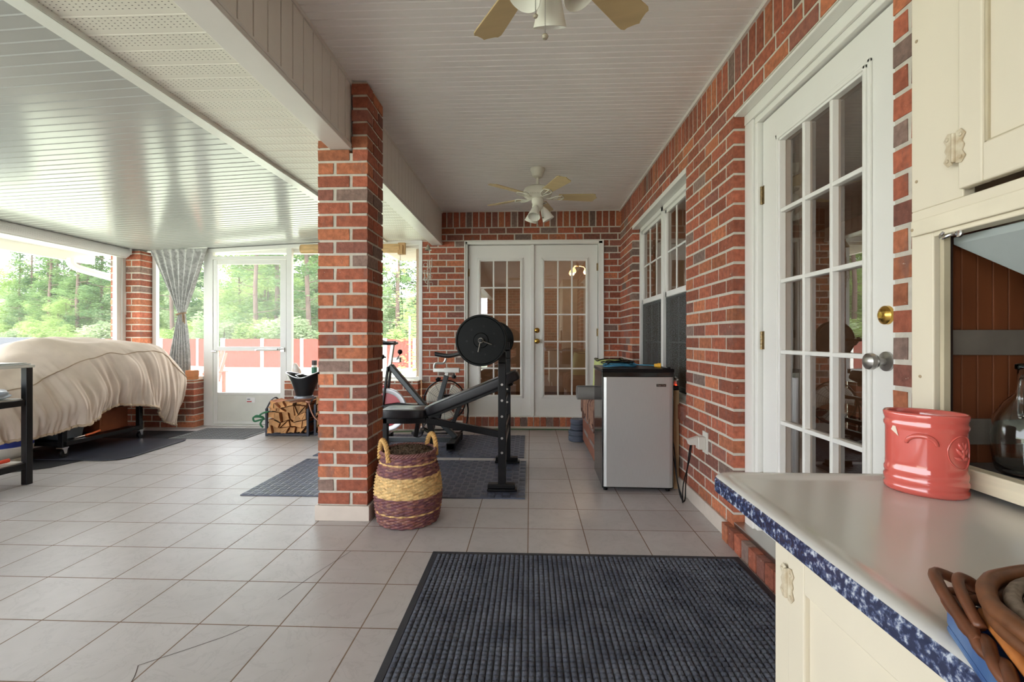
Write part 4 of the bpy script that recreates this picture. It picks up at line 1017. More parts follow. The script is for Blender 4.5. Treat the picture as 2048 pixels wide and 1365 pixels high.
# ---- chest with striped throw beside the fridge
M_choc = mat('brown_wood', (136,82,62), .5, var=.18, vs=5, stretch=(1,1,4)); M_throw = mat('striped_throw', (150,112,92), .95, var=.25, vs=30, bump=.6, bs=120); M_throw2 = mat('throw_dark', (96,66,56), .95, bump=.6, bs=120); M_grey = mat('grey_inlay', (140,132,128), .6)
t = thing('storage_chest', 'brown wooden chest with grey slats standing behind the fridge', 'chest', (.75,4.25,0))
cx0, cx1, cy0, cy1, ct = .535, .98, 3.775, 4.78, .50
mb = MB(); mb.box(cx0,cx1,cy0,cy1,.03,ct); obj('chest_body', mb, M_choc, t, bevel=.012)
mb = MB()
for z in (.14, .27, .36):
    mb.box(cx0-.004,cx0+.002,cy0+.12,cy0+.42,z,z+.035); mb.box(cx0-.004,cx0+.002,cy0+.55,cy0+.87,z,z+.035)
obj('inlay_slat', mb, M_grey, t, bevel=.002)
for (x,y) in ((cx0+.04,cy0+.04),(cx1-.04,cy0+.04),(cx0+.04,cy1-.04),(cx1-.04,cy1-.04)): mb = MB(); mb.box(x-.02,x+.02,y-.02,y+.02,0,.031); obj('foot', mb, M_choc, t)
mb = MB()
def thr(u, v):
    y = cy0-.01+(cy1-cy0+.0)*u; s = v*.78
    dr_ = .15+.03*math.sin(u*40)+.02*math.sin(u*17)
    q = .50+.028*abs(math.sin(u*PI*5))+.022
    r = .05
    if v < .35: return (cx0-.012-.008*math.sin(u*62), y, q-r-(.35-v)/.35*dr_)
    if v < .55: a = (v-.35)/.2*PI/2; return (cx0-.012+r-r*math.cos(a), y, q-r+r*math.sin(a))
    return (cx0-.012+r+(v-.55)/.45*(.36), y, q)
mb.grid(thr, 160, 40, cf=None)
for i in range(len(mb.f)): mb.m[i] = 1 if ((i % 160)//7) % 3 == 0 else 0
tag(obj('throw_blanket', mb, [M_throw, M_throw2], solid=.012, smooth='all'), 'brown striped throw draped over the chest behind the fridge', 'blanket')
# rolled grey mat, green bag
mb = MB(); P = []; 
for i in range(80): a = i*.42; r = .012+.00062*i; P.append((r*math.cos(a), r*math.sin(a)))
mb = MB(); n = len(P)
vs = []; R = rz(math.radians(6))
for x in (0, .52):
    for (a, b) in P: vs.append(tuple(R @ Vector((x, a, b))+Vector((.40, 3.98, .605))))
mb.add(vs, [(i,i+1,n+i+1,n+i) for i in range(n-1)])
tag(obj('rolled_exercise_mat', mb, mat('grey_foam', (128,124,120), .7), solid=.004, smooth='all'), 'rolled grey exercise mat lying across the chest behind the fridge', 'rolled mat')
mb = MB()
def bag(u, v):
    a = 2*PI*u; e = .45; w = .16*(1-.12*v+.05*math.sin(v*PI)); d = .10*(1-.2*v+.1*math.sin(v*PI)); f = 1+.03*math.sin(5*a+v*6)
    return (.76+math.copysign(abs(math.cos(a))**e,math.cos(a))*w*f*.95, 4.50+math.copysign(abs(math.sin(a))**e,math.sin(a))*d*f, +.545+.32*v+.01*math.sin(a*3)*v)
M_green = mat('green_bag', (196,206,130), .6, bump=.5, bs=20, dist=.01)
root = thing('tote_bag', 'pale green insulated bag standing on the chest behind the fridge', 'bag', (.76,4.50,.545))
mb.grid(bag, 48, 14, cu=True); mb.add([bag(i/48,1) for i in range(48)], [tuple(range(48))]); mb.add([bag(i/48,0) for i in range(48)], [tuple(range(47,-1,-1))]); obj('bag_body', mb, M_green, root, smooth=True)
mb = MB(); mb.tube([bag(i/48,1.0) for i in range(48)], .006, 6, closed=True); obj('trim_piping', mb, M_black, root)
# round weight plates stacked on the floor
for i, (z, r, h) in enumerate(((0,.098,.062),(.062,.098,.052),(.114,.078,.06),(.174,.078,.055))):
    mb = MB(); mb.lathe([(.015,0),(r*.9,0),(r,.008),(r,h-.008),(r*.9,h-.001),(r*.6,h-.006),(.015,h-.006),(.015,0)], 36, (.497,4.885,z+.0005)); mb.lathe([(r+.001,h*.45),(r+.003,h*.5),(r+.001,h*.55)], 36, (.497,4.885,z))
    tag(obj('round_weight', mb, mat('blue_grey_rubber', (84,92,108), .6), smooth=True), ['wide blue-grey round weight at the bottom of the floor stack by the chest','wide blue-grey round weight second from the bottom of the floor stack','narrower blue-grey round weight second from the top of the floor stack','narrower blue-grey round weight on top of the floor stack'][i], 'weight', 'round weights stacked by the chest')
# outlet with plugs and cords
M_plastic = mat('ivory_plastic', (214,210,200), .4)
t = thing('wall_outlet', 'ivory electrical outlet with plug adapter low on the brick wall beside the fridge', 'outlet', (XR,2.86,.42))
mb = MB(); mb.box(XR-.006,XR+.001,2.815,2.895,.375,.505); obj('cover_plate', mb, M_plastic, t, bevel=.002)
mb = MB(); mb.box(XR-.05,XR-.006,2.835,2.885,.40,.475); mb.prism([(XR-.11,.455),(XR-.05,.475),(XR-.05,.425),(XR-.10,.425)], 2.845, 2.88, 'y'); obj('plug_adapter', mb, M_plastic, t, bevel=.004)
for k, (yy, dz) in enumerate(((2.855, 0), (2.872, .01))):
    mb = MB(); P = smoothpath([(XR-.085, yy, .43), (XR-.09, yy+.02, .33+dz), (XR-.10+k*.02, yy+.10, .16), (XR-.08+k*.02, yy+.18, .02), (XR-.06, 3.10+k*.03, .012), (XR-.055, 3.22, .09), (XR-.05, 3.34, .25+.1*k), (XR-.05, 3.45, .3)], 6); mb.tube(P, .0038, 7)
    obj('power_cord', mb, M_black, t, smooth='all')
# clutter between fridge and wall
mb = MB(); mb.box(1.008,1.055,3.34,3.46,.0,.70); tag(obj('cardboard_box', mb, mat('tan_card', (170,140,104), .8), bevel=.003), 'narrow tan box standing between the fridge and the brick wall', 'box')
root = thing('power_strip', 'power strip with a small red light lying on top of the box behind the fridge', 'power strip', (1.0,3.4,.70))
mb = MB(); mb.box(1.008,1.052,3.335,3.47,.702,.735); obj('strip_body', mb, M_blk_soft, root, bevel=.005)
mb = MB(); mb.box(1.012,1.045,3.36,3.40,.736,.765); mb.tube([(1.03,3.36,.75),(1.02,3.335,.77),(1.035,3.31,.78),(1.045,3.40,.79)], .006, 7); obj('charger', mb, M_plastic, root, bevel=.003)
mb = MB(); mb.lathe([(0,0),(.005,0),(.005,.004),(0,.006)], 12, (1.035,3.345,.735)); obj('pilot_light', mb, mat('red_led', (255,60,30), .4, emit=((255,50,20), 6)), root)

# ---- spin bike
t = thing('exercise_bike', 'black stationary spin bike with red and white flywheel behind the weight bench', 'exercise bike', (-1.1,4.6,0))
by = 4.58
M_bike = mat('bike_frame', (58,62,64), .35, .3, var=.15); M_alu = mat('bike_aluminium', (190,190,184), .35, .7, var=.1); M_redp = mat('flywheel_red', (178,36,52), .3); M_silver = mat('flywheel_rim', (206,206,210), .3, .3)
fc = (-1.425, by-.04, .365)
mb = MB(); mb.lathe([(0,-.014),(.03,-.014),(.035,-.01),(.165,-.006),(.165,.006),(.035,.01),(.03,.014),(0,.014)], 56, fc, Ry); fw = obj('flywheel', mb, M_redp, t, smooth=True)
mb = MB(); mb.lathe([(.165,-.012),(.172,-.016),(.205,-.016),(.213,-.010),(.213,.010),(.205,.016),(.172,.016),(.165,.012),(.165,-.012)], 56, fc, Ry); obj('flywheel_rim', mb, M_silver, fw, smooth=True)
mb = MB(); mb.bar((-1.395,by,.80),(-1.02,by,.36),.055,.075,(0,1,0)); mb.bar((-1.02,by,.36),(-.735,by,.09),.05,.055,(0,1,0)); obj('main_tube', mb, M_bike, t, bevel=.01)
for s_ in (-1,1): mb = MB(); mb.bar((-1.40,by+s_*.05,.79),(-1.455,by+s_*.06,.36),.02,.04,(0,1,0)); mb.bar((-1.455,by+s_*.06,.36),(-1.47,by+s_*.06,.07),.02,.035,(0,1,0)); obj('fork', mb, M_black, t, bevel=.004)
mb = MB(); mb.bar((-1.405,by,.74),(-1.365,by,1.02),.03,.045,(0,1,0)); o = obj('handlebar_post', mb, M_alu, t, bevel=.003)
mb = MB()
for s_ in (-1,1): mb.tube(smoothpath([(-1.35,by,1.02),(-1.36,by+s_*.12,1.02),(-1.42,by+s_*.17,1.025),(-1.50,by+s_*.16,1.03),(-1.55,by+s_*.12,1.06)],4), .014, 8)
mb.bar((-1.34,by,1.022),(-1.55,by,1.02),.04,.025,(0,1,0)); obj('handlebar', mb, M_blk_soft, t, smooth=True)
mb = MB(); mb.box(-1.36,-1.29,by-.03,by+.03,.83,.88); mb.tube([(-1.32,by-.03,.86),(-1.28,by-.09,.90)],.006,6); obj('adjuster_clamp', mb, M_alu, t, bevel=.006)
def knob(c, d):
    mb = MB(); mb.lathe([(0,0),(.008,0),(.008,.015),(.022,.02),(.024,.035),(.018,.048),(0,.052)], 16, c, Vector(d).to_track_quat('Z','Y').to_matrix()); return obj('tension_knob', mb, M_black, t, smooth=True)
knob((-1.43,by-.02,.88),(-1,-.4,.2)); knob((-1.29,by-.03,.91),(.3,-.6,1)); knob((-.885,by-.02,.675),(-.6,-.6,-.3)); knob((-.755,by,.72),(0,-.2,-1))
mb = MB(); mb.box(-1.50,-1.44,by-.03,by+.03,.55,.60); mb.bar((-1.46,by,.36),(-1.44,by,.58),.03,.05,(0,1,0)); obj('brake_guard', mb, mat('guard_red', (190,30,44), .35), t, bevel=.006)
mb = MB(); mb.bar((-.83,by,.70),(-.94,by,.30),.045,.05,(0,1,0)); mb.bar((-.94,by,.36),(-.985,by,.075),.04,.045,(0,1,0)); obj('seat_tube', mb, M_bike, t, bevel=.004)
mb = MB(); mb.bar((-.808,by,.78),(-.83,by,.70),.032,.036,(0,1,0)); mb.box(-.96,-.70,by-.018,by+.018,.735,.772); mb.box(-.85,-.70,by-.023,by+.023,.73,.778); obj('seat_slider', mb, M_alu, t, bevel=.003)
mb = MB(); mb.tube(smoothpath([(-.95,by,.765),(-.95,by,.80),(-.93,by,.822),(-.87,by,.822),(-.845,by,.84),(-.835,by,.87)],4), .012, 10); obj('seat_post', mb, M_alu, t, smooth=True)
mb = MB()
def saddle(u, v):
    x = -.945+.27*u; w = .018+.075*clamp((u-.25)/.75)**1.3; a = PI*2*v; k = math.sin(a)
    return (x, by+w*math.cos(a), .905+.018*clamp((u-.5)*2)+ (.022*k if k > 0 else .022*k*(1-.3*abs(math.cos(a)))) -.03*math.sin(u*PI)*(.5) + .01*(1-u))
mb.grid(lambda u,v: saddle(u,v), 22, 20); mb.add([saddle(0,i/20) for i in range(20)],[tuple(range(20))]); mb.add([saddle(1,i/20) for i in range(20)],[tuple(range(19,-1,-1))]); obj('saddle', mb, M_blk_soft, t, smooth='all')
mb = MB(); mb.prism([(-1.44,.42),(-1.30,.44),(-.93,.40),(-.86,.34),(-.88,.26),(-.95,.23),(-1.35,.28),(-1.44,.32)], by-.09, by-.055, 'y'); obj('chain_guard', mb, M_black, t, bevel=.01)
mb = MB(); mb.bar((-.95,by-.10,.33),(-1.07,by-.11,.17),.012,.03,(0,1,0)); mb.box(-1.13,-1.03,by-.2,by-.11,.155,.18); mb.tube(arc((-1.08,by-.155,.17),.05,PI,2*PI,10), .006, 6); obj('pedal', mb, M_black, t, bevel=.002)
mb = MB(); mb.bar((-.95,by+.10,.33),(-.84,by+.11,.48),.012,.03,(0,1,0)); mb.box(-.88,-.78,by+.11,by+.2,.47,.495); obj('pedal', mb, M_black, t, bevel=.002)
mb = MB(); mb.bar((-1.47,by,.065),(-.76,by,.065),.05,.045); obj('floor_rail', mb, M_bike, t, bevel=.004)
for x_, y0_, y1_ in ((-.745, by-.27, by+.27), (-1.48, by-.27, by+.27)):
    mb = MB(); mb.box(x_-.035,x_+.035,y0_,y1_,.028,.085); mb.box(x_-.04,x_+.04,y0_,y0_+.06,.018,.088); mb.box(x_-.04,x_+.04,y1_-.06,y1_,.018,.088)
    for q in (y0_+.03, y1_-.03): mb.lathe([(0,.0105),(.014,.0105),(.014,.03),(0,.03)], 12, (x_,q,.0))
    obj('stabilizer_foot', mb, M_black, t, bevel=.004)

# ---- round floor fan
t = thing('floor_fan', 'round black wire floor fan with pale blades by the french doors', 'fan', (-.965,5.22,0))
fcx, fcy, fcz = -.965, 5.22, .365; RF = .232; Rf = Matrix.Rotation(PI/2,3,'X') @ Matrix.Rotation(.12,3,'Y')
def fp(x, y, z): return Vector((fcx,fcy,fcz)) + rz(.1) @ Vector((x, -z, y))     # disc in x,y ; z toward the room
M_wire = mat('fan_wire', (62,60,58), .4, .5)
mb = MB()
for sgn in (1,-1):
    for k in range(11):
        r = .03+.2*k/10; zz = sgn*(.062*(1-(r/RF)**2.4)+.004); mb.tube([fp(r*math.cos(2*PI*i/40), r*math.sin(2*PI*i/40), zz) for i in range(40)], .0012, 4, closed=True)
    for k in range(12):
        a = 2*PI*k/12; mb.tube([fp(r*math.cos(a), r*math.sin(a), sgn*(.062*(1-(r/RF)**2.4)+.006)) for r in (.02,.08,.14,.19,.23)], .002, 5)
obj('wire_guard', mb, M_wire, t, smooth='all')
mb = MB(); mb.tube([fp(RF*math.cos(2*PI*i/56), RF*math.sin(2*PI*i/56), 0) for i in range(56)], .008, 8, closed=True); obj('outer_ring', mb, M_black, t, smooth='all')
mb = MB(); 
for k in range(3):
    a0 = 2*PI*k/3+.4
    def bl_(u, v): a = a0+(-.6+1.2*u)*(1.0+.35*v); r = .03+.185*v*(1-.10*(2*u-1)**2); return fp(r*math.cos(a), r*math.sin(a), -.015+.03*u)
    mb.grid(bl_, 12, 8)
obj('fan_blades', mb, mat('fan_blade_cream', (246,240,224), .4), t, smooth='all', solid=.003)
mb = MB(); mb.lathe([(0,.03),(.028,.028),(.034,.01),(.034,-.06),(.02,-.08),(0,-.08)], 20, fp(0,0,0), (rz(.1)@Matrix.Rotation(PI/2,3,'X'))); obj('motor', mb, M_black, t, smooth=True)
mb = MB()
for s_ in (-1,1): P = smoothpath([fp(s_*(RF+.012),0,0), fp(s_*(RF+.03),-.12,0), fp(s_*(RF+.0),-.30,.03), fp(s_*.16,-.352,.08)],4); mb.tube(P, .009, 8)
mb.tube([fp(-.16,-.352,.08), fp(.16,-.352,.08)], .009, 8); mb.tube([fp(-RF,-.30,.03), fp(-.2,-.353,-.12), fp(.2,-.353,-.12), fp(RF,-.30,.03)], .009, 8)
obj('stand', mb, M_black, t, smooth='all')

# green garden hose along the back wall
mb = MB(); mb.tube(smoothpath([(-1.75,5.15,.009),(-1.2,5.30,.009),(-.6,5.41,.009),(.0,5.43,.009),(.45,5.42,.009),(.52,5.40,.009)],8), .0065, 8); tag(obj('green_hose', mb, mat('hose_green', (70,104,66), .5), smooth='all'), 'thin green hose lying along the floor in front of the french doors', 'hose')

# ---- covered grill
M_canvas = mat('canvas', (212,196,183), .92, var=.10, vs=5, bump=.35, bs=9, dist=.012)
secs = [ # Y, [front hem, mid, shoulder, top front, top back, back shoulder, back hem]
 (3.42, [(-4.38,.30),(-4.42,.34),(-4.46,.38),(-4.52,.42),(-4.60,.40),(-4.66,.34),(-4.70,.30)]),
 (3.44, [(-4.26,.24),(-4.26,.42),(-4.32,.60),(-4.42,.70),(-4.60,.72),(-4.72,.58),(-4.74,.30)]),
 (3.80, [(-4.20,.24),(-4.16,.46),(-4.25,.68),(-4.42,.90),(-4.62,.94),(-4.75,.70),(-4.77,.30)]),
 (4.08, [(-4.10,.29),(-4.06,.56),(-4.18,.83),(-4.38,1.03),(-4.62,1.04),(-4.76,.80),(-4.78,.30)]),
 (4.40, [(-4.11,.40),(-4.05,.66),(-4.12,.92),(-4.32,1.035),(-4.62,1.05),(-4.76,.85),(-4.78,.30)]),
 (4.72, [(-4.02,.36),(-3.98,.66),(-4.05,.925),(-4.25,1.03),(-4.60,1.04),(-4.76,.85),(-4.78,.30)]),
 (4.96, [(-4.10,.20),(-4.00,.50),(-4.02,.88),(-4.2,.99),(-4.55,1.0),(-4.74,.80),(-4.77,.25)]),
 (5.12, [(-4.10,.09),(-4.01,.42),(-3.97,.70),(-4.16,.86),(-4.5,.86),(-4.7,.66),(-4.74,.25)]),
 (5.24, [(-4.16,.08),(-4.04,.36),(-3.99,.60),(-4.15,.66),(-4.5,.64),(-4.66,.5),(-4.7,.28)]),
 (5.27, [(-4.2,.20),(-4.15,.34),(-4.12,.48),(-4.2,.5),(-4.5,.5),(-4.6,.45),(-4.64,.3)]),
]
def cr(p0,p1,p2,p3,t_): return .5*((2*p1)+(-p0+p2)*t_+(2*p0-5*p1+4*p2-p3)*t_*t_+(-p0+3*p1-3*p2+p3)*t_**3)
def samp(L_, x):
    n = len(L_)-1; x = clamp(x)*n; i = min(int(x), n-1); f = x-i; g = lambda k: L_[max(0,min(n,k))]; return cr(g(i-1),g(i),g(i+1),g(i+2),f)
def cover(u, v):
    Y = samp([s[0] for s in secs], u); X = samp([samp([s[1][k][0] for s in secs], u) for k in range(7)], v); Z = samp([samp([s[1][k][1] for s in secs], u) for k in range(7)], v)
    side = clamp((.42-v)/.42) if v < .5 else clamp((v-.62)/.38); low = clamp((.16-v)/.16)
    rg = lambda q, h: 1-2.6*abs(noise.noise(Vector((Y*q+.25*v*q, h, v*.7))))
    f = (.062*rg(4.3, 3)+.034*rg(9.1, 8)+.014*rg(21, 5))*(side**.75)*(1 if v < .5 else .5)
    f += .05*noise.noise(Vector((Y*6+v*3, v*5-Y*3, 11)))*(side**.3)-.02*side
    f += .006*math.sin(Y*170)*low + .035*side*noise.noise(Vector((Y*4, v*3.0, 3)))
    sag = .05*noise.noise(Vector((Y*3.2, v*6, 7)))*(1-side)+.02*noise.noise(Vector((Y*8+v*7, v*9, 2)))*(1-side)
    hem = low*(.010*math.sin(Y*16)+.012*noise.noise(Vector((Y*9,0,0))))
    return (X+f*(1 if v < .5 else -1), Y, Z+sag+hem)
mb = MB(); mb.grid(cover, 420, 84)
t = thing('grill_cover', 'beige canvas cover draped over the grill by the left opening', 'grill cover', (-4.4,4.35,.1))
obj('canvas_shell', mb, M_canvas, t, smooth='all', solid=.004)
mb = MB(); P = [Vector(cover(u_/160, .335))+Vector((.007,0,.0)) for u_ in range(10, 150)]; mb.tube(P, .0042, 6)
obj('seam_piping', mb, mat('seam', (176,156,134), .9), t, smooth='all')
mb = MB(); P = [Vector(cover(u_/260, .0)) for u_ in range(12, 250)]; mb.tube([p+Vector((.002*math.sin(i*1.9),0,.004*math.sin(i*2.3))) for i, p in enumerate(P)], .012, 7)
obj('gathered_hem', mb, mat('hem_canvas', (196,174,150), .95, bump=.8, bs=60, dist=.004), t, smooth='all')
t = thing('gas_grill', 'black wheeled grill frame showing beneath the beige cover', 'grill', (-4.4,4.35,0))
mb = MB(); mb.box(-4.66,-4.12,3.95,4.80,.40,.43); mb.box(-4.68,-4.28,3.98,4.86,.43,.84); mb.grid(lambda u,v: (-4.48+.2*math.cos(PI*u), 4.0+.84*v, .84+.15*math.sin(PI*u)), 14, 2); obj('grill_body', mb, M_black, t)
mb = MB(); mb.box(-4.66,-4.14,3.97,4.78,.115,.14); mb.bar((-4.13,3.97,.13),(-4.13,4.78,.13),.03,.035); mb.bar((-4.66,3.97,.13),(-4.66,4.78,.13),.03,.035); mb.bar((-4.66,3.97,.13),(-4.13,3.97,.13),.03,.035); obj('bottom_shelf', mb, M_black, t)
for x_ in (-4.15,-4.66):
    for y_ in (3.97,4.78):
        mb = MB(); mb.box(x_-.022,x_+.022,y_-.022,y_+.022,.10,.40 if x_ > -4.5 else .53); obj('leg', mb, M_black, t, bevel=.003)
        mb = MB(); mb.lathe([(0,-.012),(.034,-.012),(.036,-.006),(.036,.006),(.034,.012),(0,.012)], 24, (x_+.01,y_-.0,.049), ry(PI/2)); ca = obj('castor_wheel', mb, M_black, t, smooth=True)
        mb = MB(); mb.box(x_-.03,x_+.03,y_-.03,y_+.03,.094,.102); mb.prism([(y_-.022,.095),(y_+.022,.095),(y_+.012,.045),(y_-.008,.045)], x_+.024, x_+.027, 'x'); mb.prism([(y_-.022,.095),(y_+.022,.095),(y_+.012,.045),(y_-.008,.045)], x_-.007, x_-.004, 'x'); obj('castor_fork', mb, M_chrome, ca)
mb = MB(); mb.box(-4.60,-4.24,4.42,4.74,.142,.36); mb.box(-4.58,-4.235,4.44,4.60,.20,.34); tag(obj('brown_carton', mb, mat('carton_brown', (150,84,50), .7, var=.15), bevel=.004), 'brown carton sitting on the bottom shelf of the grill', 'box')
mb = MB(); mb.prism([(4.05,.142),(4.26,.142),(4.32,.36),(4.02,.36)], -4.58, -4.26, 'x'); tag(obj('grey_bin', mb, mat('bin_grey', (88,98,108), .5), bevel=.006), 'slate grey bin on the bottom shelf of the grill', 'bin')
t = thing('hand_tool', 'orange-handled tool lying on the front of the grill bottom shelf', 'tool', (-4.18,4.25,.142))
mb = MB(); mb.tube(smoothpath([(-4.17,4.20,.160),(-4.165,4.28,.167),(-4.16,4.34,.180)],4), .010, 8); obj('handle', mb, mat('tool_orange', (232,104,40), .4), t, smooth=True)
mb = MB(); mb.tube([(-4.17,4.12,.158),(-4.17,4.21,.160)], .006, 6); mb.cbox((-4.17,4.11,.157), .02,.04,.008); obj('tool_head', mb, M_chrome, t)
t = thing('propane_tank', 'white propane tank standing under the left end of the grill cover', 'gas tank', (-4.42,3.86,0))
tx, ty = -4.44, 3.745
mb = MB(); mb.lathe([(0,.045),(.08,.045),(.13,.06),(.175,.10),(.185,.14),(.185,.20),(.175,.24),(.12,.285),(.04,.30),(0,.30)], 40, (tx,ty,0)); mb.lathe([(.184,.148),(.187,.150),(.187,.158),(.184,.160)], 40, (tx,ty,0)); obj('tank_body', mb, mat('tank_enamel', (222,216,204), .35, var=.08, vs=12), t, smooth=True)
mb = MB(); mb.lathe([(.125,.005),(.130,.005),(.130,.075),(.125,.075),(.125,.005)], 40, (tx,ty,0)); obj('foot_ring', mb, mat('tank_ring', (214,204,186), .5, var=.15, vs=20), t, smooth=True)
mb = MB(); mb.tube([(tx,ty,.29),(tx,ty,.345)], .02, 12); mb.lathe([(.03,.345),(.035,.35),(.03,.365),(0,.367)], 12, (tx,ty,0)); obj('valve', mb, M_brass, t, smooth=True)
mb = MB()
mb.grid(lambda u,v: (tx+.1885*math.cos(-.9+1.6*u), ty+.1885*math.sin(-.9+1.6*u), .165+.05*v), 20, 2); obj('blue_label', mb, mat('label_blue', (40,60,150), .4), t, smooth=True)

# ---- work table at the left edge
t = thing('metal_side_table', 'black steel framed table with shelves at the left edge of the porch', 'table', (-3.95,2.7,0))
ax0, ax1, ay0, ay1 = -4.22, -3.665, 2.1, 3.285
for x_ in (ax0+.02, ax1-.02):
    for y_ in (ay0+.02, ay1-.02): mb = MB(); mb.box(x_-.022,x_+.022,y_-.022,y_+.022,0,.855); obj('leg', mb, M_black, t, bevel=.003)
mb = MB()
for z_ in (.14, .60):
    mb.bar((ax1-.02,ay0,z_),(ax1-.02,ay1-.03,z_),.03,.045); mb.bar((ax0+.02,ay0,z_),(ax0+.02,ay1-.03,z_),.03,.045); mb.bar((ax0,ay1-.02,z_),(ax1-.03,ay1-.02,z_),.03,.045)
obj('side_rail', mb, M_black, t, bevel=.003)
for z_ in (.165, .625): mb = MB(); mb.box(ax0+.03,ax1-.03,ay0+.02,ay1-.03,z_-.003,z_+.004); obj('shelf', mb, mat('shelf_board', (190,184,172), .6, var=.05), t)
mb = MB(); mb.box(ax0,ax1+.01,ay0,ay1+.01,.855,.875); obj('tabletop', mb, mat('table_laminate', (206,204,196), .4), t, bevel=.003)
mb = MB(); mb.box(-4.15,-3.66,2.5,3.27,.876,.885); mb.box(-4.14,-3.68,2.52,3.26,.886,.892); tag(obj('flat_board', mb, mat('panel_stack', (200,206,204), .15), bevel=.001), 'thin flat pale boards stacked on the black metal table', 'board')
mb = MB()
def bagf(u, v):
    a = 2*PI*u; e = .7; r = math.cos((v-.35)*1.9); r = max(r, .02); q = 1+.16*noise.noise(Vector((math.cos(a)*2, math.sin(a)*2, v*5)))
    return (-3.85+.155*r*math.cos(a)*q, 3.08+.17*r*math.sin(a)*q, .632+.10*v*q)
mb.grid(bagf, 40, 16, cu=True); tag(obj('plastic_bag', mb, mat('pale_blue_plastic', (176,188,202), .3, bump=.6, bs=14, dist=.01), smooth='all'), 'crumpled pale blue plastic bag on the middle shelf of the black table', 'bag')
t = thing('garden_shears', 'red-handled tool on the lowest shelf of the black table', 'tool', (-3.75,3.1,.17))
mb = MB(); mb.tube(smoothpath([(-3.78,2.95,.185),(-3.745,3.06,.190),(-3.71,3.17,.20)],4), .014, 8); mb.tube(smoothpath([(-3.81,2.97,.185),(-3.78,3.08,.186),(-3.75,3.19,.187)],4), .012, 8); obj('handle', mb, mat('tool_red', (216,70,44), .4), t, smooth=True)
mb = MB(); mb.cbox((-3.83,2.84,.183), .03,.22,.01, rz(-.3)); obj('blade', mb, M_chrome, t)

# ---- curtain tied back, in the corner window
t = thing('curtain', 'grey patterned curtain gathered by a tie in the corner window', 'curtain', (-4.25,5.44,.59))
def damask(name):
    m = mat(name, (168,168,164), .85); nt = m.node_tree; N = nt.nodes; L = nt.links; p = N['Principled BSDF']
    tc = N.new('ShaderNodeTexCoord'); v = N.new('ShaderNodeTexVoronoi'); v.inputs['Scale'].default_value = 16; v.feature = 'DISTANCE_TO_EDGE'; n = N.new('ShaderNodeTexNoise'); n.inputs['Scale'].default_value = 14; n.inputs['Detail'].default_value = 4; n.inputs['Distortion'].default_value = 2
    L.new(tc.outputs['Object'], n.inputs[0]); mr = N.new('ShaderNodeMapRange'); mr.inputs[1].default_value=.44; mr.inputs[2].default_value=.56; L.new(n.outputs[0], mr.inputs[0])
    mx = N.new('ShaderNodeMix'); mx.data_type='RGBA'; L.new(mr.outputs[0], mx.inputs[0]); mx.inputs[6].default_value=(*lin((172,172,171)),1); mx.inputs[7].default_value=(*lin((200,200,199)),1); L.new(mx.outputs[2], p.inputs['Base Color']); return m
M_cur = damask('grey_damask')
ct_, cb_, tie = 2.155, .59, 1.365
def cur(u, v):
    z = ct_+(cb_-ct_)*v; vt = (ct_-tie)/(ct_-cb_)
    if v < vt: k = v/vt; w = .36*(1-k)**.8+.042; c = -4.262+(.04)*k; 
    else: k = (v-vt)/(1-vt); w = .042+.105*math.sin(k*PI/2); c = -4.222-.03*k
    if v < vt: w = .042+.318*(1-(v/vt))**1.0
    s = (2*u-1); fold = .022*math.sin(u*PI*14+.6*math.sin(v*4))*(1-.45*math.exp(-((v-vt)/.08)**2))*(1 if v > .02 else .4)
    sagg = 0.03*math.cos(s*PI/2)*clamp(v*4)*(1 if v < vt else 0)
    return (c+w*s+.3*fold*s, 5.475+fold-.012*math.cos(s*PI/2), z-sagg*.3)
mb = MB(); mb.grid(cur, 180, 90); obj('cloth', mb, M_cur, t, smooth='all', solid=.003)
mb = MB()
P = [(-4.222+.056*math.cos(2*PI*i/24), 5.462+.038*math.sin(2*PI*i/24), tie+.012*math.cos(2*PI*i/24)) for i in range(24)]; mb.tube(P, .008, 7, closed=True); mb.tube(smoothpath([(-4.17,5.44,tie+.01),(-4.155,5.43,tie-.05),(-4.15,5.43,tie-.12)],4), .006, 6); mb.tube(smoothpath([(-4.18,5.43,tie),(-4.165,5.42,tie-.04),(-4.16,5.42,tie-.10)],4), .006, 6)
obj('tieback', mb, mat('tie_tan', (150,124,98), .8), t, smooth='all')
mb = MB(); mb.tube([(-4.64,5.47,ct_+.005),(-3.90,5.47,ct_+.012)], .008, 8); obj('rod', mb, M_frame, t, smooth=True)
mb = MB(); mb.box(-4.115,-4.02,5.392,5.49,.574,.685); tag(obj('wooden_block', mb, mat('pine_block', (196,128,80), .6, var=.2, vs=6, stretch=(1,1,8)), bevel=.003), 'small orange-brown wooden block on the low brick wall beside the curtain', 'block')

# ---- rolled shade over the left opening
t = thing('roller_blind', 'white rolled-up slatted shade along the top of the left opening', 'shade', (-4.79,3.3,2.03))
mb = MB(); R_ = .052; P = []
mb.grid(lambda u,v: (-4.775+(R_+.0022*math.cos(u*2*PI*34))*math.cos(2*PI*u), 1.25+4.07*v, 2.082+(R_+.0022*math.cos(u*2*PI*34))*math.sin(2*PI*u)), 136, 4, cu=True)
mb.lathe([(0,0),(.05,0)], 30, (-4.775,5.32,2.082), Ry); obj('shade_roll', mb, mat('shade_slats', (214,214,214), .5), t, smooth='all')
mb = MB(); mb.box(-4.80,-4.765,1.25,5.32,2.018,2.032); mb.box(-4.835,-4.79,1.25,5.32,2.115,2.135)
mb.box(-4.80,-4.72,5.322,5.332,2.06,2.13); obj('bottom_bar', mb, M_frame, t, bevel=.002)

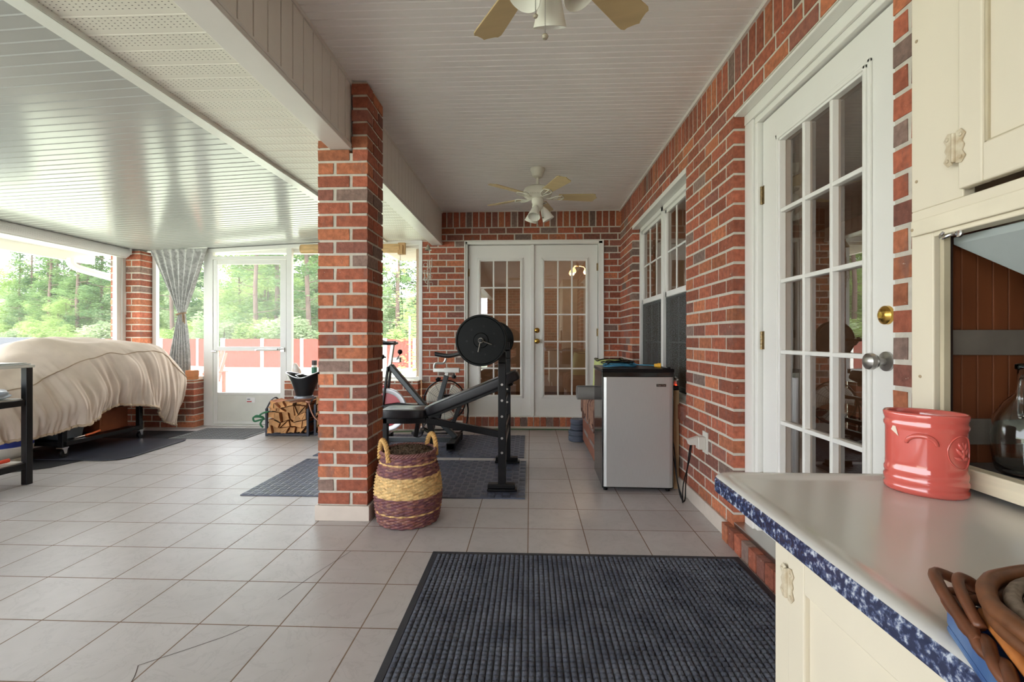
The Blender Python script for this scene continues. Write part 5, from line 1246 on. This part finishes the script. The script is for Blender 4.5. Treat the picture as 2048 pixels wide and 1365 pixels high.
# ---- bamboo blind in the far right screen
t = thing('bamboo_blind', 'rolled tan bamboo blind across the top of the far right screen', 'blind', (-2.1,5.44,2.09))
mb = MB(); mb.grid(lambda u,v: (-2.73+1.19*v, 5.445+(.05+.0018*math.cos(u*2*PI*30))*math.cos(2*PI*u)*.8, 2.135+(.052+.0018*math.cos(u*2*PI*30))*math.sin(2*PI*u)), 120, 4, cu=True)
mb.lathe([(0,0),(.048,0)], 24, (-1.54,5.445,2.135), ry(PI/2)); mb.lathe([(0,0),(.048,0)], 24, (-2.73,5.445,2.135), ry(PI/2)); obj('bamboo_roll', mb, mat('bamboo', (214,178,128), .6, var=.2, vs=40, stretch=(.2,1,1)), t, smooth='all')
mb = MB(); mb.box(-1.56,-1.50,5.41,5.46,2.06,2.17); mb.box(-1.56,-1.475,5.43,5.47,2.06,2.20); obj('end_bracket', mb, mat('bracket_tan', (200,160,110), .6), t, bevel=.003)
mb = MB(); P = smoothpath([(-1.53,5.42,2.08),(-1.525,5.42,1.8),(-1.51,5.42,1.5),(-1.50,5.42,1.30)],5); mb.tube(P, .003, 6); mb.tube([(-1.50,5.42,1.30),(-1.565,5.42,1.27),(-1.525,5.42,1.19)], .003, 6); obj('pull_cord', mb, mat('cord_dark', (90,78,60), .7), t, smooth='all')

# ---- wind chime
t = thing('wind_chime', 'small metal wind chime with bell hanging before the brick wall near the beam end', 'wind chime', (-1.19,5.30,2.12))
wx_, wy_ = -1.185, 5.36; M_wc = mat('chime_metal', (168,164,154), .35, .8)
mb = MB(); mb.lathe([(.005,.0),(.012,-.004),(.022,-.03),(.038,-.055),(.042,-.062),(.036,-.058),(.018,-.03),(0,-.008)], 24, (wx_,wy_,2.155)); obj('bell', mb, M_wc, t, smooth=True)
mb = MB(); mb.tube([(wx_,wy_,2.185),(wx_,wy_,2.15)], .002, 5); mb.tube([(wx_+.02,wy_,2.10),(wx_+.01,wy_,1.66)], .0015, 5); obj('cord', mb, M_wc, t)
for k, (ox, zt_, L_) in enumerate(((0,1.98,.34),(.045,2.0,.10),(-.035,1.86,.12),(.03,1.90,.14))):
    mb = MB(); mb.tube([(wx_+ox,wy_-.01,zt_),(wx_+ox,wy_-.01,zt_-L_)], .005, 8); obj('chime_rod', mb, M_wc, t, smooth=True)
mb = MB()
for k in range(9): 
    a = k*1.9; mb.tube([(wx_+.035*math.cos(a)+.022*math.cos(2*PI*i/14), wy_-.01+.01*math.sin(a), 1.70+.028*k+.02*math.sin(2*PI*i/14)) for i in range(14)], .003, 5, closed=True)
obj('scroll_ornament', mb, M_wc, t, smooth='all')

# ---- firewood rack, logs, scuttle
M_iron = mat('wrought_iron', (44,48,62), .45)
def rack(label, x0, x1, y0, y1, h, sc=1):
    t = thing('firewood_rack', label, 'firewood rack', ((x0+x1)/2,(y0+y1)/2,0), 'firewood racks')
    mb = MB()
    for y_ in (y0,y1): mb.box(x0,x1,y_-.01,y_+.01,.008,.03)
    for x_ in (x0,x1): mb.box(x_-.01,x_+.01,y0,y1,.008,.03)
    for k in range(5): x_ = x0+(x1-x0)*(k+.5)/5; mb.box(x_-.006,x_+.006,y0,y1,.022,.03)
    obj('base_frame', mb, M_iron, t)
    for x_, s_ in ((x0,1),(x1,-1)):
        mb = MB()
        for y_ in (y0,y1): mb.box(x_-.011,x_+.011,y_-.011,y_+.011,0,h)
        mb.tube([(x_,y0,h-.002)]+[(x_,y0+(y1-y0)*i/10,h+.10*math.sin(PI*i/10)) for i in range(1,10)]+[(x_,y1,h-.002)], .009, 6)
        mb.box(x_-.006,x_+.006,y0,y1,h*.45,h*.45+.014)
        for k in range(3):
            yc_ = y0+(y1-y0)*(k+.75)/4.4; mb.tube([(x_, yc_+.035*math.cos(a/8*2*PI)*(1-a/30), h*.78+.035*math.sin(a/8*2*PI)*(1-a/30)) for a in range(22)], .004, 5)
        obj('scroll_end', mb, M_iron, t, smooth=True)
    return t
rack('wrought iron firewood rack holding the logs under the black scuttle', -2.885,-2.425,4.985,5.30,.30)
rack('second firewood rack mostly hidden behind the brick pillar', -2.36,-1.92,5.02,5.34,.34)
M_woodend = mat('split_wood', (206,152,100), .8, var=.25, vs=14, bump=.5, bs=40)
def per_object(m, lo, hi):
    nt = m.node_tree; N = nt.nodes; L = nt.links; p = N['Principled BSDF']; src = p.inputs['Base Color'].links[0].from_socket
    oi = N.new('ShaderNodeObjectInfo'); r = N.new('ShaderNodeMapRange'); r.inputs[3].default_value = lo; r.inputs[4].default_value = hi; L.new(oi.outputs['Random'], r.inputs[0])
    mx = N.new('ShaderNodeMix'); mx.data_type = 'RGBA'; mx.blend_type = 'MULTIPLY'; mx.inputs[0].default_value = 1; L.new(src, mx.inputs[6]); L.new(r.outputs[0], mx.inputs[7]); L.new(mx.outputs[2], p.inputs['Base Color'])
per_object(M_woodend, .55, 1.15); M_woodside = mat('split_side', (168,104,62), .85, var=.3, vs=10, stretch=(2,.3,2), bump=.5, bs=30); M_barkl = mat('log_bark', (120,92,72), .95, var=.3, vs=18, bump=.8, bs=40)
WH = ['bottom row','second row up','middle row','fourth row up','top row']; HZ = ['far left','left','centre left','centre right','right','far right']
def logs(x0, x1, z0, z1, y0, y1, nx_, nz_, seed, grp, where):
    r = random.Random(seed)
    V = [[(x0+(x1-x0)*i/nx_+(r.uniform(-.42,.42)*(x1-x0)/nx_ if 0 < i < nx_ else 0), z0+(z1-z0)*j/nz_+(r.uniform(-.42,.42)*(z1-z0)/nz_ if 0 < j < nz_ else (r.uniform(-.022,.0) if j == nz_ else 0))) for i in range(nx_+1)] for j in range(nz_+1)]
    for j in range(nz_):
        for i in range(nx_):
            q = [V[j][i],V[j][i+1],V[j+1][i+1],V[j+1][i]]; parts = [q]
            if r.random() < .42: parts = [[q[0],q[1],q[2]],[q[0],q[2],q[3]]] if r.random() < .5 else [[q[0],q[1],q[3]],[q[1],q[2],q[3]]]
            for pi, pp in enumerate(parts):
                cx_ = sum(p[0] for p in pp)/len(pp); cz_ = sum(p[1] for p in pp)/len(pp); k = r.uniform(.8,.95)
                pp = [(cx_+(p[0]-cx_)*k, cz_+(p[1]-cz_)*k) for p in pp]
                # add midpoints pushed irregularly
                P = []
                for a in range(len(pp)):
                    b = (a+1) % len(pp); P.append(pp[a]); m_ = ((pp[a][0]+pp[b][0])/2, (pp[a][1]+pp[b][1])/2); f = 1+r.uniform(-.18,.04); P.append((cx_+(m_[0]-cx_)*f, cz_+(m_[1]-cz_)*f))
                ya = y0+r.uniform(-.03,.04); yb_ = y1+r.uniform(-.03,.0); n = len(P); dxz = (r.uniform(-.004,.004), r.uniform(-.003,.003))
                vs = [(p[0], ya+r.uniform(-.004,.004), p[1]) for p in P]+[(p[0]+dxz[0], yb_, p[1]+dxz[1]) for p in P]
                mb = MB(); mb.add(vs, [tuple(range(n-1,-1,-1))], 0); mb.add(vs, [tuple(range(n,2*n))], 0); sides = [(a,(a+1)%n,n+(a+1)%n,n+a) for a in range(n)]
                for a, f in enumerate(sides): mb.add(vs, [f], 2 if (a//2) == (pi+i+j) % 3 else 1)
                hz_ = HZ[min(5, int(i*6/nx_))]; ss = ' upper piece' if pi else ''
                o = obj('split_log', mb, [M_woodend, M_woodside, M_barkl]); tag(o, f'split firewood log, {WH[min(4,int(j*5/nz_))]}, {hz_}{ss}, {where}', 'log', grp)
logs(-2.872,-2.438,.031,.385,4.985,5.28,6,5,3,'logs in the firewood rack','rack below the scuttle')
logs(-2.348,-1.932,.031,.44,5.03,5.33,5,5,9,'logs in the rack behind the pillar','rack behind the pillar')
t = thing('coal_scuttle', 'black metal coal scuttle with grey base sitting on the stacked firewood', 'bucket', (-2.55,5.14,.40))
sx_, sy__ = -2.545, 5.14; zb0 = .398
def scut(u, v):
    a = 2*PI*u; c_, s_ = math.cos(a), math.sin(a); lip = .055*max(0,c_)**2+.035*max(0,-c_)**2-.02*(s_*s_)
    h = (.235+lip)*v; r = .085+.085*v**1.1; fl_ = .05*max(0,-c_)**3*v*v+.03*max(0,c_)**3*v*v
    return (sx_+.02*v+(r+fl_)*c_, sy__+(r*.88)*s_, zb0+.02+h)
mb = MB(); mb.grid(scut, 56, 14, cu=True); obj('bucket_wall', mb, mat('scuttle_black', (34,36,40), .3, .4), t, smooth='all', solid=.004)
mb = MB(); mb.lathe([(0,0),(.10,0),(.104,.006),(.10,.024),(.086,.03),(0,.03)], 36, (sx_,sy__,zb0)); obj('base_ring', mb, mat('scuttle_grey', (142,148,156), .4, .4), t, smooth=True)
mb = MB(); mb.tube([Vector(scut(i/56,1))+Vector((0,0,.001)) for i in range(56)], .005, 6, closed=True); mb.tube([(sx_+.02,sy__-.15,.64),(sx_-.05,sy__-.10,.66),(sx_-.02,sy__,.665),(sx_+.06,sy__+.1,.66),(sx_+.02,sy__+.15,.64)], .004, 6); obj('rim_and_bail', mb, M_chrome, t, smooth='all')
mb = MB(); P = smoothpath([(-2.42,5.0,.36),(-2.40,4.99,.30),(-2.36,4.98,.22),(-2.30,4.97,.17),(-2.24,4.96,.15)],6); mb.tube(P, .008, 8); mb.cbox((-2.43,5.0,.37), .05,.02,.03); tag(obj('copper_poker', mb, mat('copper_rod', (168,120,100), .35, .5), smooth='all'), 'curved copper-coloured rod hanging between the two firewood racks', 'rod')
mb = MB()
for k, P in enumerate(([(-2.90,4.96,.20),(-2.95,4.94,.215),(-3.0,4.93,.21),(-2.99,4.93,.17),(-2.94,4.95,.18),(-2.895,4.965,.19)],[(-2.90,4.96,.20),(-2.93,4.93,.23),(-2.89,4.93,.26),(-2.84,4.955,.27)],[(-2.905,4.96,.20),(-2.93,4.94,.14),(-2.90,4.94,.10)],[(-2.91,4.96,.21),(-2.96,4.93,.23),(-2.99,4.94,.22)])): mb.tube(smoothpath(P,5), .010, 7)
tag(obj('green_strap', mb, mat('strap_green', (42,112,74), .6), smooth='all'), 'green strap knotted around the left end of the firewood rack', 'strap')
t = thing('spray_can', 'white and green spray can with dark cap on the low wall behind the scuttle', 'spray can', (-2.58,5.46,.574))
cx_, cy_ = -2.58, 5.465
mb = MB(); mb.lathe([(0,0),(.030,0),(.032,.004),(.032,.165),(.028,.175),(0,.176)], 24, (cx_,cy_,.574)); obj('can', mb, M_white, t, smooth=True)
mb = MB(); mb.lathe([(.0322,.08),(.0326,.08),(.0326,.15),(.0322,.15)], 24, (cx_,cy_,.574)); obj('label_band', mb, mat('can_green', (46,110,84), .4), t, smooth=True)
mb = MB(); mb.lathe([(.0,.175),(.029,.175),(.030,.18),(.030,.228),(.027,.232),(0,.232)], 24, (cx_,cy_,.574)); obj('cap', mb, mat('cap_dark', (74,66,66), .5), t, smooth=True)
mb = MB()
def pb(u, v):
    a = 2*PI*u; r = (.058*(1-v)**.45+.006)*(1+.18*noise.noise(Vector((math.cos(a)*1.6, math.sin(a)*1.6, v*4)))); return (-2.785-.03*v*v+r*math.cos(a), 5.455+.7*r*math.sin(a), .575+.20*v)
mb.grid(pb, 36, 16, cu=True); mb.add([pb(i/36,0) for i in range(36)],[tuple(range(35,-1,-1))]); tag(obj('plastic_sack', mb, mat('sack_clear', (214,214,208), .3, col2=(206,160,140), vs=9, bump=.6, bs=20, dist=.008), smooth='all'), 'small crumpled clear plastic sack on the low wall left of the spray can', 'bag')

# ---- dark bin outside the left opening
t = thing('outdoor_bin', 'dark grey bin with sloped lid outside at the far left behind the grill cover', 'bin', (-6.2,5.3,-.14))
mb = MB(); mb.prism([(-6.6,-.14),(-6.13,-.14),(-6.08,.95),(-6.65,.95)], 5.1, 5.6, 'y'); obj('bin_body', mb, mat('bin_dark', (70,74,80), .5), t, bevel=.01)
mb = MB(); mb.prism([(-6.68,.95),(-6.05,.95),(-6.12,1.0),(-6.2,1.08),(-6.62,1.08)], 5.08, 5.62, 'y'); obj('lid', mb, mat('lid_dark', (60,64,70), .4), t, bevel=.01)

# ---- hoosier cabinet in the right foreground
HX, HYF = .43, .835            # lower front plane, far end
cab = thing('kitchen_cabinet', 'cream painted old kitchen cabinet with enamel worktop in the right foreground', 'cabinet', (.74,.3,0))
mb = MB(); mb.box(HX+.018,1.040,-.35,HYF,.10,.785); mb.box(HX+.06,1.02,-.33,HYF-.02,.0,.10)
mb.box(HX,HX+.018,HYF-.045,HYF,.06,.785); mb.box(HX,HX+.018,-.35,HYF-.045,.735,.785); mb.box(HX,HX+.018,-.35,HYF-.045,.06,.11); mb.box(HX+.0,HX+.04,HYF-.04,HYF,0,.10)
obj('lower_body', mb, M_cream, cab, bevel=.002)
ld0, ld1 = .10, HYF-.048
mb = MB(); s_ = .055
mb.box(HX-.004,HX+.016,ld0,ld0+s_,.115,.73); mb.box(HX-.004,HX+.016,ld1-s_+.01,ld1,.115,.73); mb.box(HX-.004,HX+.016,ld0+s_,ld1-s_+.01,.115,.18); mb.box(HX-.004,HX+.016,ld0+s_,ld1-s_+.01,.67,.73); mb.box(HX+.004,HX+.012,ld0+s_,ld1-s_+.01,.18,.67)
ldoor = obj('lower_door', mb, M_cream, cab, bevel=.0025)
def bfly(name, X, Y, Z, par, s=1):
    mb = MB()
    for sg in (-1, 1):
        P = [(Y+sg*.003,Z-.026*s),(Y+sg*.012*s,Z-.028*s),(Y+sg*.020*s,Z-.018*s),(Y+sg*.014*s,Z-.008*s),(Y+sg*.018*s,Z),(Y+sg*.014*s,Z+.008*s),(Y+sg*.020*s,Z+.018*s),(Y+sg*.012*s,Z+.028*s),(Y+sg*.003,Z+.026*s)]
        if sg > 0: P = P[::-1]
        mb.prism(P, X-.0025, X-.0005, 'x')
        for zz in (-.018,.018): mb.lathe([(0,.0),(.0035,0),(.003,.0015),(0,.002)], 10, (X-.0025, Y+sg*.012*s, Z+zz*s), ry(-PI/2))
    mb.tube([(X-.003,Y,Z-.024*s),(X-.003,Y,Z+.024*s)], .0035, 8)
    return obj(name, mb, mat('painted_hinge', (214,204,180), .5, vs=70, col2=(180,160,128)), par, bevel=.0006)
bfly('hinge', HX-.004, ld1+.0, .665, ldoor, 1.0)
# worktop: enamelled steel with raised lip, rounded corner, speckled edge
def rrect(x0,x1,y0,y1,r,off,n=8):
    x0 += off; x1 -= off; y0 += off; y1 -= off; r = max(r-off*.6, .004); P = []
    for (cx_,cy_,a0) in ((x1-r,y1-r,0),(x0+r,y1-r,PI/2),(x0+r,y0+r,PI),(x1-r,y0+r,1.5*PI)):
        for i in range(n+1): a = a0+PI/2*i/n; P.append((cx_+r*math.cos(a), cy_+r*math.sin(a)))
    return P
WX0, WX1, WYa, WYb = .335, 1.040, -.40, .888
rings = [(0,.792),(0,.813),(.002,.8175),(.006,.8205),(.014,.8215),(.026,.8205),(.034,.8175),(.040,.8165)]
M_enamel = mat('white_enamel', (222,220,216), .2, var=.015, vs=3, spec=.45, coat=.1)
mb = MB(); vs = []; n = None
for off, z in rings[2:]:
    P = rrect(WX0,WX1,WYa,WYb,.035,off); n = len(P); vs += [(p[0],p[1],z) for p in P]
R_ = len(rings)-2
mb.add(vs, [(k*n+i, k*n+(i+1)%n, (k+1)*n+(i+1)%n, (k+1)*n+i) for k in range(R_-1) for i in range(n)]+[tuple((R_-1)*n+i for i in range(n))])
wt = obj('worktop', mb, M_enamel, cab, smooth='all')
def speckle():
    m = mat('blue_speckled_enamel', (30,40,80), .2); nt = m.node_tree; N = nt.nodes; L = nt.links; p = N['Principled BSDF']
    tc = N.new('ShaderNodeTexCoord'); v = N.new('ShaderNodeTexNoise'); v.inputs['Scale'].default_value = 130; v.inputs['Detail'].default_value = 3; v.inputs['Roughness'].default_value=.6; L.new(tc.outputs['Object'], v.inputs[0])
    cr_ = N.new('ShaderNodeValToRGB'); e = cr_.color_ramp.elements; e[0].position = .47; e[0].color = (*lin((34,42,72)),1); e[1].position = .68; e[1].color = (*lin((190,197,208)),1); el = cr_.color_ramp.elements.new(.56); el.color = (*lin((72,84,118)),1)
    L.new(v.outputs[0], cr_.inputs[0]); L.new(cr_.outputs[0], p.inputs['Base Color']); return m
mb = MB(); vs = []
for off, z in ((0.004,.7905),(0,.793),(0,.813),(.002,.8176)): P = rrect(WX0,WX1,WYa,WYb,.035,off); vs += [(p[0],p[1],z) for p in P]
mb.add(vs, [(k*n+i, k*n+(i+1)%n, (k+1)*n+(i+1)%n, (k+1)*n+i) for k in range(3) for i in range(n)]+[tuple(n-1-i for i in range(n))])
obj('speckled_edge', mb, speckle(), cab, smooth=True)
# upper cabinet
UX, UY, UZ0, UZ1 = .715, .902, .822, 2.35
mb = MB()
mb.box(UX,UX+.02,UY-.048,UY,UZ0,1.275)                # stile
mb.box(UX,UX+.02,-.30,UY,1.275,1.305)                  # rail area
mb.box(UX,UX+.02,UY-.105,UY,1.305,UZ1)                 # upper left board
mb.box(UX,UX+.02,-.30,UY-.105,2.2,UZ1); mb.box(UX,UX+.02,-.3,.05,UZ0,UZ1)
mb.box(UX+.0205,1.038,UY-.018,UY-.0005,UZ0,UZ1); mb.box(UX+.0205,1.038,-.30,-.28,UZ0,UZ1); mb.box(UX,1.038,-.3,UY,UZ1,UZ1+.02)
obj('upper_body', mb, M_cream, cab, bevel=.002)
mb = MB(); mb.box(UX-.008,UX,-.28,UY-.008,1.258,1.286); mb.box(UX,UX+.03,-.28,UY-.048,1.25,1.276,0); obj('nailed_rail', mb, mat('rail_cream', (226,216,192), .5, var=.08, vs=12), cab, bevel=.002)
mb = MB(); mb.box(UX-.004,UX+.02,.05,UY-.05,.826,.858); obj('bottom_rail', mb, mat('worn_rail', (228,218,190), .5, var=.12, vs=20, stretch=(1,.2,4)), cab, bevel=.002)
mb = MB(); mb.box(UX+.004,UX+.016,UY-.064,UY-.056,.858,1.25); obj('shutter_track', mb, M_creamdark, cab, bevel=.001)
mb = MB(); mb.box(UX+.022,UX+.030,UY-.052,UY-.024,.858,1.25); mb.box(UX+.02,1.02,UY-.024,UY-.019,.85,1.26); obj('inner_side', mb, mat('dark_wood', (46,30,24), .6), cab)
mb = MB(); mb.box(UX+.02,1.02,-.28,UY-.02,.838,.846); obj('inner_floor', mb, mat('grey_metal_floor', (116,114,110), .55, var=.2, vs=14), cab)
mb = MB(); M_tongue = mat('tongue_groove', (112,62,34), .5, var=.25, vs=12, stretch=(1,3,.3))
y_ = UY-.03
while y_ > -.25: mb.box(1.015,1.025,y_-.0385,y_-.001,.846,1.27); y_ -= .040
x_ = UX+.034
while x_ < 1.01: mb.box(x_,min(x_+.0262,1.013),UY-.034,UY-.0245,.846,1.27); x_ += .0272
obj('back_boards', mb, M_tongue, cab, bevel=.0015)
mb = MB(); mb.box(1.024,1.034,-.28,UY-.02,.83,1.27); obj('back_panel', mb, mat('back_dark', (40,26,20), .8), cab)
mb = MB(); mb.box(UX+.034,1.013,UY-.041,UY-.0345,1.040,1.085); mb.box(UX+.034,1.013,UY-.041,UY-.0345,.880,.926)
mb.box(1.007,1.0145,-.25,UY-.045,1.040,1.085); mb.box(1.007,1.0145,-.25,UY-.045,.880,.926); obj('batten', mb, mat('batten_grey', (110,102,92), .7, var=.15, vs=15), cab, bevel=.001)
# upper door
d0_, d1_ = .16, UY-.108
mb = MB(); mb.box(UX-.012,UX+.006,d0_,d0_+.05,1.315,2.18); mb.box(UX-.012,UX+.006,d1_-.042,d1_,1.315,2.18); mb.box(UX-.012,UX+.006,d0_+.05,d1_-.042,1.315,1.375); mb.box(UX-.012,UX+.006,d0_+.05,d1_-.042,2.12,2.18); mb.box(UX-.004,UX+.002,d0_+.05,d1_-.042,1.375,2.12)
ud = obj('upper_door', mb, M_cream, cab, bevel=.003)
mb = MB()
for (a,b,c,d) in ((d1_-.047,d1_-.042,1.372,2.12),(d0_+.05,d1_-.042,1.372,1.378)): mb.box(UX-.009,UX-.002,a,b,c,d)
obj('panel_moulding', mb, M_creamdark, ud, bevel=.0015)
bfly('hinge', UX-.012, d1_+.004, 1.385, ud, 1.0)
for (yy,zz) in ((UY-.012,1.62),(UY-.012,1.36),(UY-.012,1.27),(UY-.02,1.0)):
    mb = MB(); mb.lathe([(0,.0),(.003,0),(.0028,.001),(0,.0012)], 12, (UX-(.008 if zz == 1.27 else 0), yy, zz), ry(-PI/2)); obj('screw', mb, mat('screw_head', (180,160,130), .5, .3), cab)
# metal hopper of the flour bin inside
mb = MB(); T = [(.745,.22,1.248),(1.0,.22,1.248),(1.0,UY-.052,1.248),(.745,UY-.052,1.248)]; Bt = [(.84,.42,1.02),(.92,.42,1.02),(.92,.56,1.02),(.84,.56,1.02)]
T2 = [(p[0],p[1],1.235) for p in T]
mb.add(T+T2+Bt, [(0,1,5,4),(1,2,6,5),(2,3,7,6),(3,0,4,7),(4,5,9,8),(5,6,10,9),(6,7,11,10),(7,4,8,11),(11,10,9,8),(3,2,1,0)])
obj('flour_hopper', mb, mat('hopper_tin', (162,170,168), .4, .25, var=.1, vs=8), cab, bevel=.002)
mb = MB(); yh = UY-.075
mb.tube(smoothpath([(UX+.012,yh-.012,1.248),(UX-.002,yh-.012,1.246),(UX-.004,yh+.004,1.243),(UX-.002,yh+.010,1.249),(UX+.0,yh+.006,1.254)],5), .0028, 8); mb.lathe([(0,0),(.007,0),(.006,.003),(0,.004)], 14, (UX+.004,yh-.02,1.246), ry(-PI/2)); obj('hook', mb, M_chrome, cab, smooth=True)

# ---- coral oval crock
t = thing('ceramic_crock', 'glossy coral oval ceramic crock standing on the white enamel worktop', 'crock', (0,0,0))
M_coral = mat('coral_glaze', (216,98,88), .10, var=.03, vs=4, spec=.6, coat=.8)
A_, B_, Hc = .0545, .042, .132
prof = [(.0,0),(.93,0),(1.0,.004),(1.0,.010),(.965,.014),(1.0,.018),(1.0,.024),(.965,.028),(.99,.032),(.99,.037),(.96,.041),(.955,.05),(.955,.102),(.965,.106),(.995,.109),(.995,.113),(.965,.117),(.975,.120),(1.0,.124),(1.01,.129),(.985,.132),(.94,.130),(.925,.12),(.92,.02),(0,.018)]
mb = MB(); mb.lathe([(r,z) for r,z in prof], 72, (0,0,0), None, 0, A_, B_); obj('crock_body', mb, M_coral, t, smooth='all')
def surf(a, z, o=.0): r = .955; return Vector((A_*r*math.cos(a)*(1+o/A_), B_*r*math.sin(a)*(1+o/B_), z))
mb = MB()
P = [surf(-PI/2-.02+.36*math.cos(PI*i/16), .083+.014*math.sin(PI*i/16), .001) for i in range(17)]; mb.tube(P, [.0025+.0018*math.sin(PI*i/16) for i in range(17)], 8); obj('moulded_handle', mb, M_coral, t, smooth='all')
mb = MB(); a0 = -.52
def med(du, dz, o=.0): return surf(a0+du/.046, .075+dz, o)
mb.tube([med(.021*math.cos(2*PI*i/40), .026*math.sin(2*PI*i/40), .0005) for i in range(40)], .0012, 6, closed=True)
for (du0,dz0,ang_,L_) in ((0,-.014,90,.03),(0,-.006,50,.017),(0,-.006,130,.017),(0,.002,60,.015),(0,.002,120,.015),(0,-.012,20,.014),(0,-.012,160,.014)):
    a_ = math.radians(ang_); mb.tube([med(du0+L_*s*math.cos(a_), dz0+L_*s*math.sin(a_), .0008) for s in (0,.33,.66,1)], [.0008,.003,.0026,.0005], 7)
obj('leaf_medallion', mb, M_coral, t, smooth='all')
mb = MB(); q = [surf(-PI/2-.80, .104, .001), surf(-PI/2-.62, .096, .001), surf(-PI/2-.66, .110, .001)]; q = [surf(-PI/2-.86,.101,.0012), surf(-PI/2-.60,.092,.0012), surf(-PI/2-.70,.108,.0012), surf(-PI/2-.76,.112,.0012)]; mb.add(q, [(0,1,2,3)]); obj('sticker_remnant', mb, mat('sticker_cream', (232,214,196), .6), t, solid=.0004)
t.location = (.652,.795,.8168); t.rotation_euler = (0,0,math.radians(-44))

# ---- glass flask and jar inside the cabinet
def glassy(name, tint, rough=.0):
    m = bpy.data.materials.new(name); m.use_nodes = True; p = m.node_tree.nodes['Principled BSDF']; p.inputs['Base Color'].default_value = (*tint,1); p.inputs['Transmission Weight'].default_value = 1; p.inputs['Roughness'].default_value = rough; p.inputs['IOR'].default_value = 1.45; return m
t = thing('glass_flask', 'clear glass handled flask on the inner shelf of the cream cabinet', 'bottle', (0,0,0))
mb = MB(); pr = [(0,.003),(.036,.0),(.042,.005),(.046,.02),(.050,.06),(.046,.095),(.030,.122),(.015,.137),(.0125,.15),(.0125,.175),(.016,.177),(.016,.184),(.012,.186),(.010,.15),(.013,.137),(.028,.119),(.043,.093),(.047,.06),(.043,.02),(.036,.007),(0,.008)]
mb.lathe(pr, 48, (0,0,0)); obj('flask_body', mb, glassy('clear_glass', (.93,.96,.95)), t, smooth='all')
mb = MB(); mb.tube(smoothpath([(-.012,.0,.165),(-.034,0,.16),(-.048,0,.135),(-.046,0,.11),(-.040,0,.10)],5), .004, 8); obj('handle', mb, glassy('clear_glass_handle', (.93,.96,.95)), t, smooth='all')
t.scale = (.86,.86,.98); t.location = (.808,.790,.8463); t.rotation_euler = (0,0,.6)
mb = MB(); mb.lathe([(0,0),(.033,0),(.035,.006),(.035,.13),(.027,.15),(.027,.17),(.024,.17),(.024,.148),(.032,.128),(.032,.01),(0,.008)], 36, (.900,.818,.8465)); tag(obj('amber_jar', mb, glassy('amber_glass', (.35,.22,.14)), smooth='all'), 'dark brown glass jar behind the clear flask in the cabinet', 'jar')

# ---- blue tray with wicker basket on the worktop, bottom right
t = thing('blue_tray', 'blue and brown willow-edged tray on the front corner of the worktop', 'tray', (0,0,0))
bx0,bx1,by0,by1 = 0,.235,-.27,0
mb = MB(); mb.box(bx0,bx1,by0,by1,0,.006)
for a in ((bx0,bx0+.006,by0,by1),(bx1-.006,bx1,by0,by1),(bx0+.006,bx1-.006,by0,by0+.006),(bx0+.006,bx1-.006,by1-.006,by1)): mb.box(*a, .006, .026)
obj('tray_shell', mb, mat('tray_blue', (44,78,140), .35, var=.2, vs=20, col2=(92,126,172)), t, bevel=.002)
M_wd = mat('dark_willow', (104,62,40), .4, var=.3, vs=60); M_wd2 = mat('light_willow', (196,122,62), .45, var=.2, vs=60)
mb = MB()
for q in range(2):
    P = []
    for i in range(200):
        u_ = i/200*4; k = int(u_); f = u_-k; c = [(bx0,by0),(bx1,by0),(bx1,by1),(bx0,by1)]; a, b = c[k], c[(k+1)%4]; P.append((a[0]+(b[0]-a[0])*f+.003*math.cos(i*.6+q*PI), a[1]+(b[1]-a[1])*f+.003*math.cos(i*.6+q*PI), .030+.0035*math.sin(i*.6+q*PI)))
    mb.tube(P, .0042, 7, closed=True)
obj('willow_rim', mb, M_wd, t, smooth='all')
mb = MB(); P = smoothpath([(.03,.004,.028),(.012,.008,.040),(-.006,.002,.047),(-.010,-.02,.046),(-.006,-.045,.036),(-.002,-.07,.03)],6); mb.tube(P, .0045, 8); P = smoothpath([(.03,-.006,.030),(.016,-.002,.045),(.004,-.012,.051),(.0,-.035,.047),(.002,-.06,.036)],6); mb.tube(P, .004, 8); obj('handle', mb, M_wd, t, smooth='all')
mb = MB(); P = smoothpath([(.014,-.03,.034),(.010,-.08,.037),(.008,-.16,.037),(.009,-.25,.035)],6); mb.tube(P, .0045, 8); obj('splint', mb, M_wd2, t, smooth='all')
t.location = (.352,.408,.8222); t.rotation_euler = (0,0,math.radians(-25))
t = thing('coiled_basket', 'round coiled grey-brown basket lying on the blue tray', 'basket', (0,0,0))
mb = MB()
for k in range(8): r = .012+.0098*k; mb.tube([(r*math.cos(2*PI*i/56), r*math.sin(2*PI*i/56), .010+.0012*k) for i in range(56)], .0052, 7, closed=True)
obj('coil_floor', mb, mat('coil_grey', (158,144,130), .7, vs=90, col2=(84,66,54)), t, smooth='all')
mb = MB(); mb.lathe([(0,.001),(.086,.001),(.092,.006),(0,.008)], 48); mb.tube([(.094*math.cos(2*PI*i/64), .094*math.sin(2*PI*i/64), .019+.0008*math.sin(i*.9)) for i in range(64)], .0062, 9, closed=True); mb.tube([(.091*math.cos(2*PI*i/64), .091*math.sin(2*PI*i/64), .008) for i in range(64)], .006, 9, closed=True); obj('basket_rim', mb, mat('rim_brown', (112,70,42), .45, var=.3, vs=70), t, smooth='all')
t.location = (.414,.302,.8595)
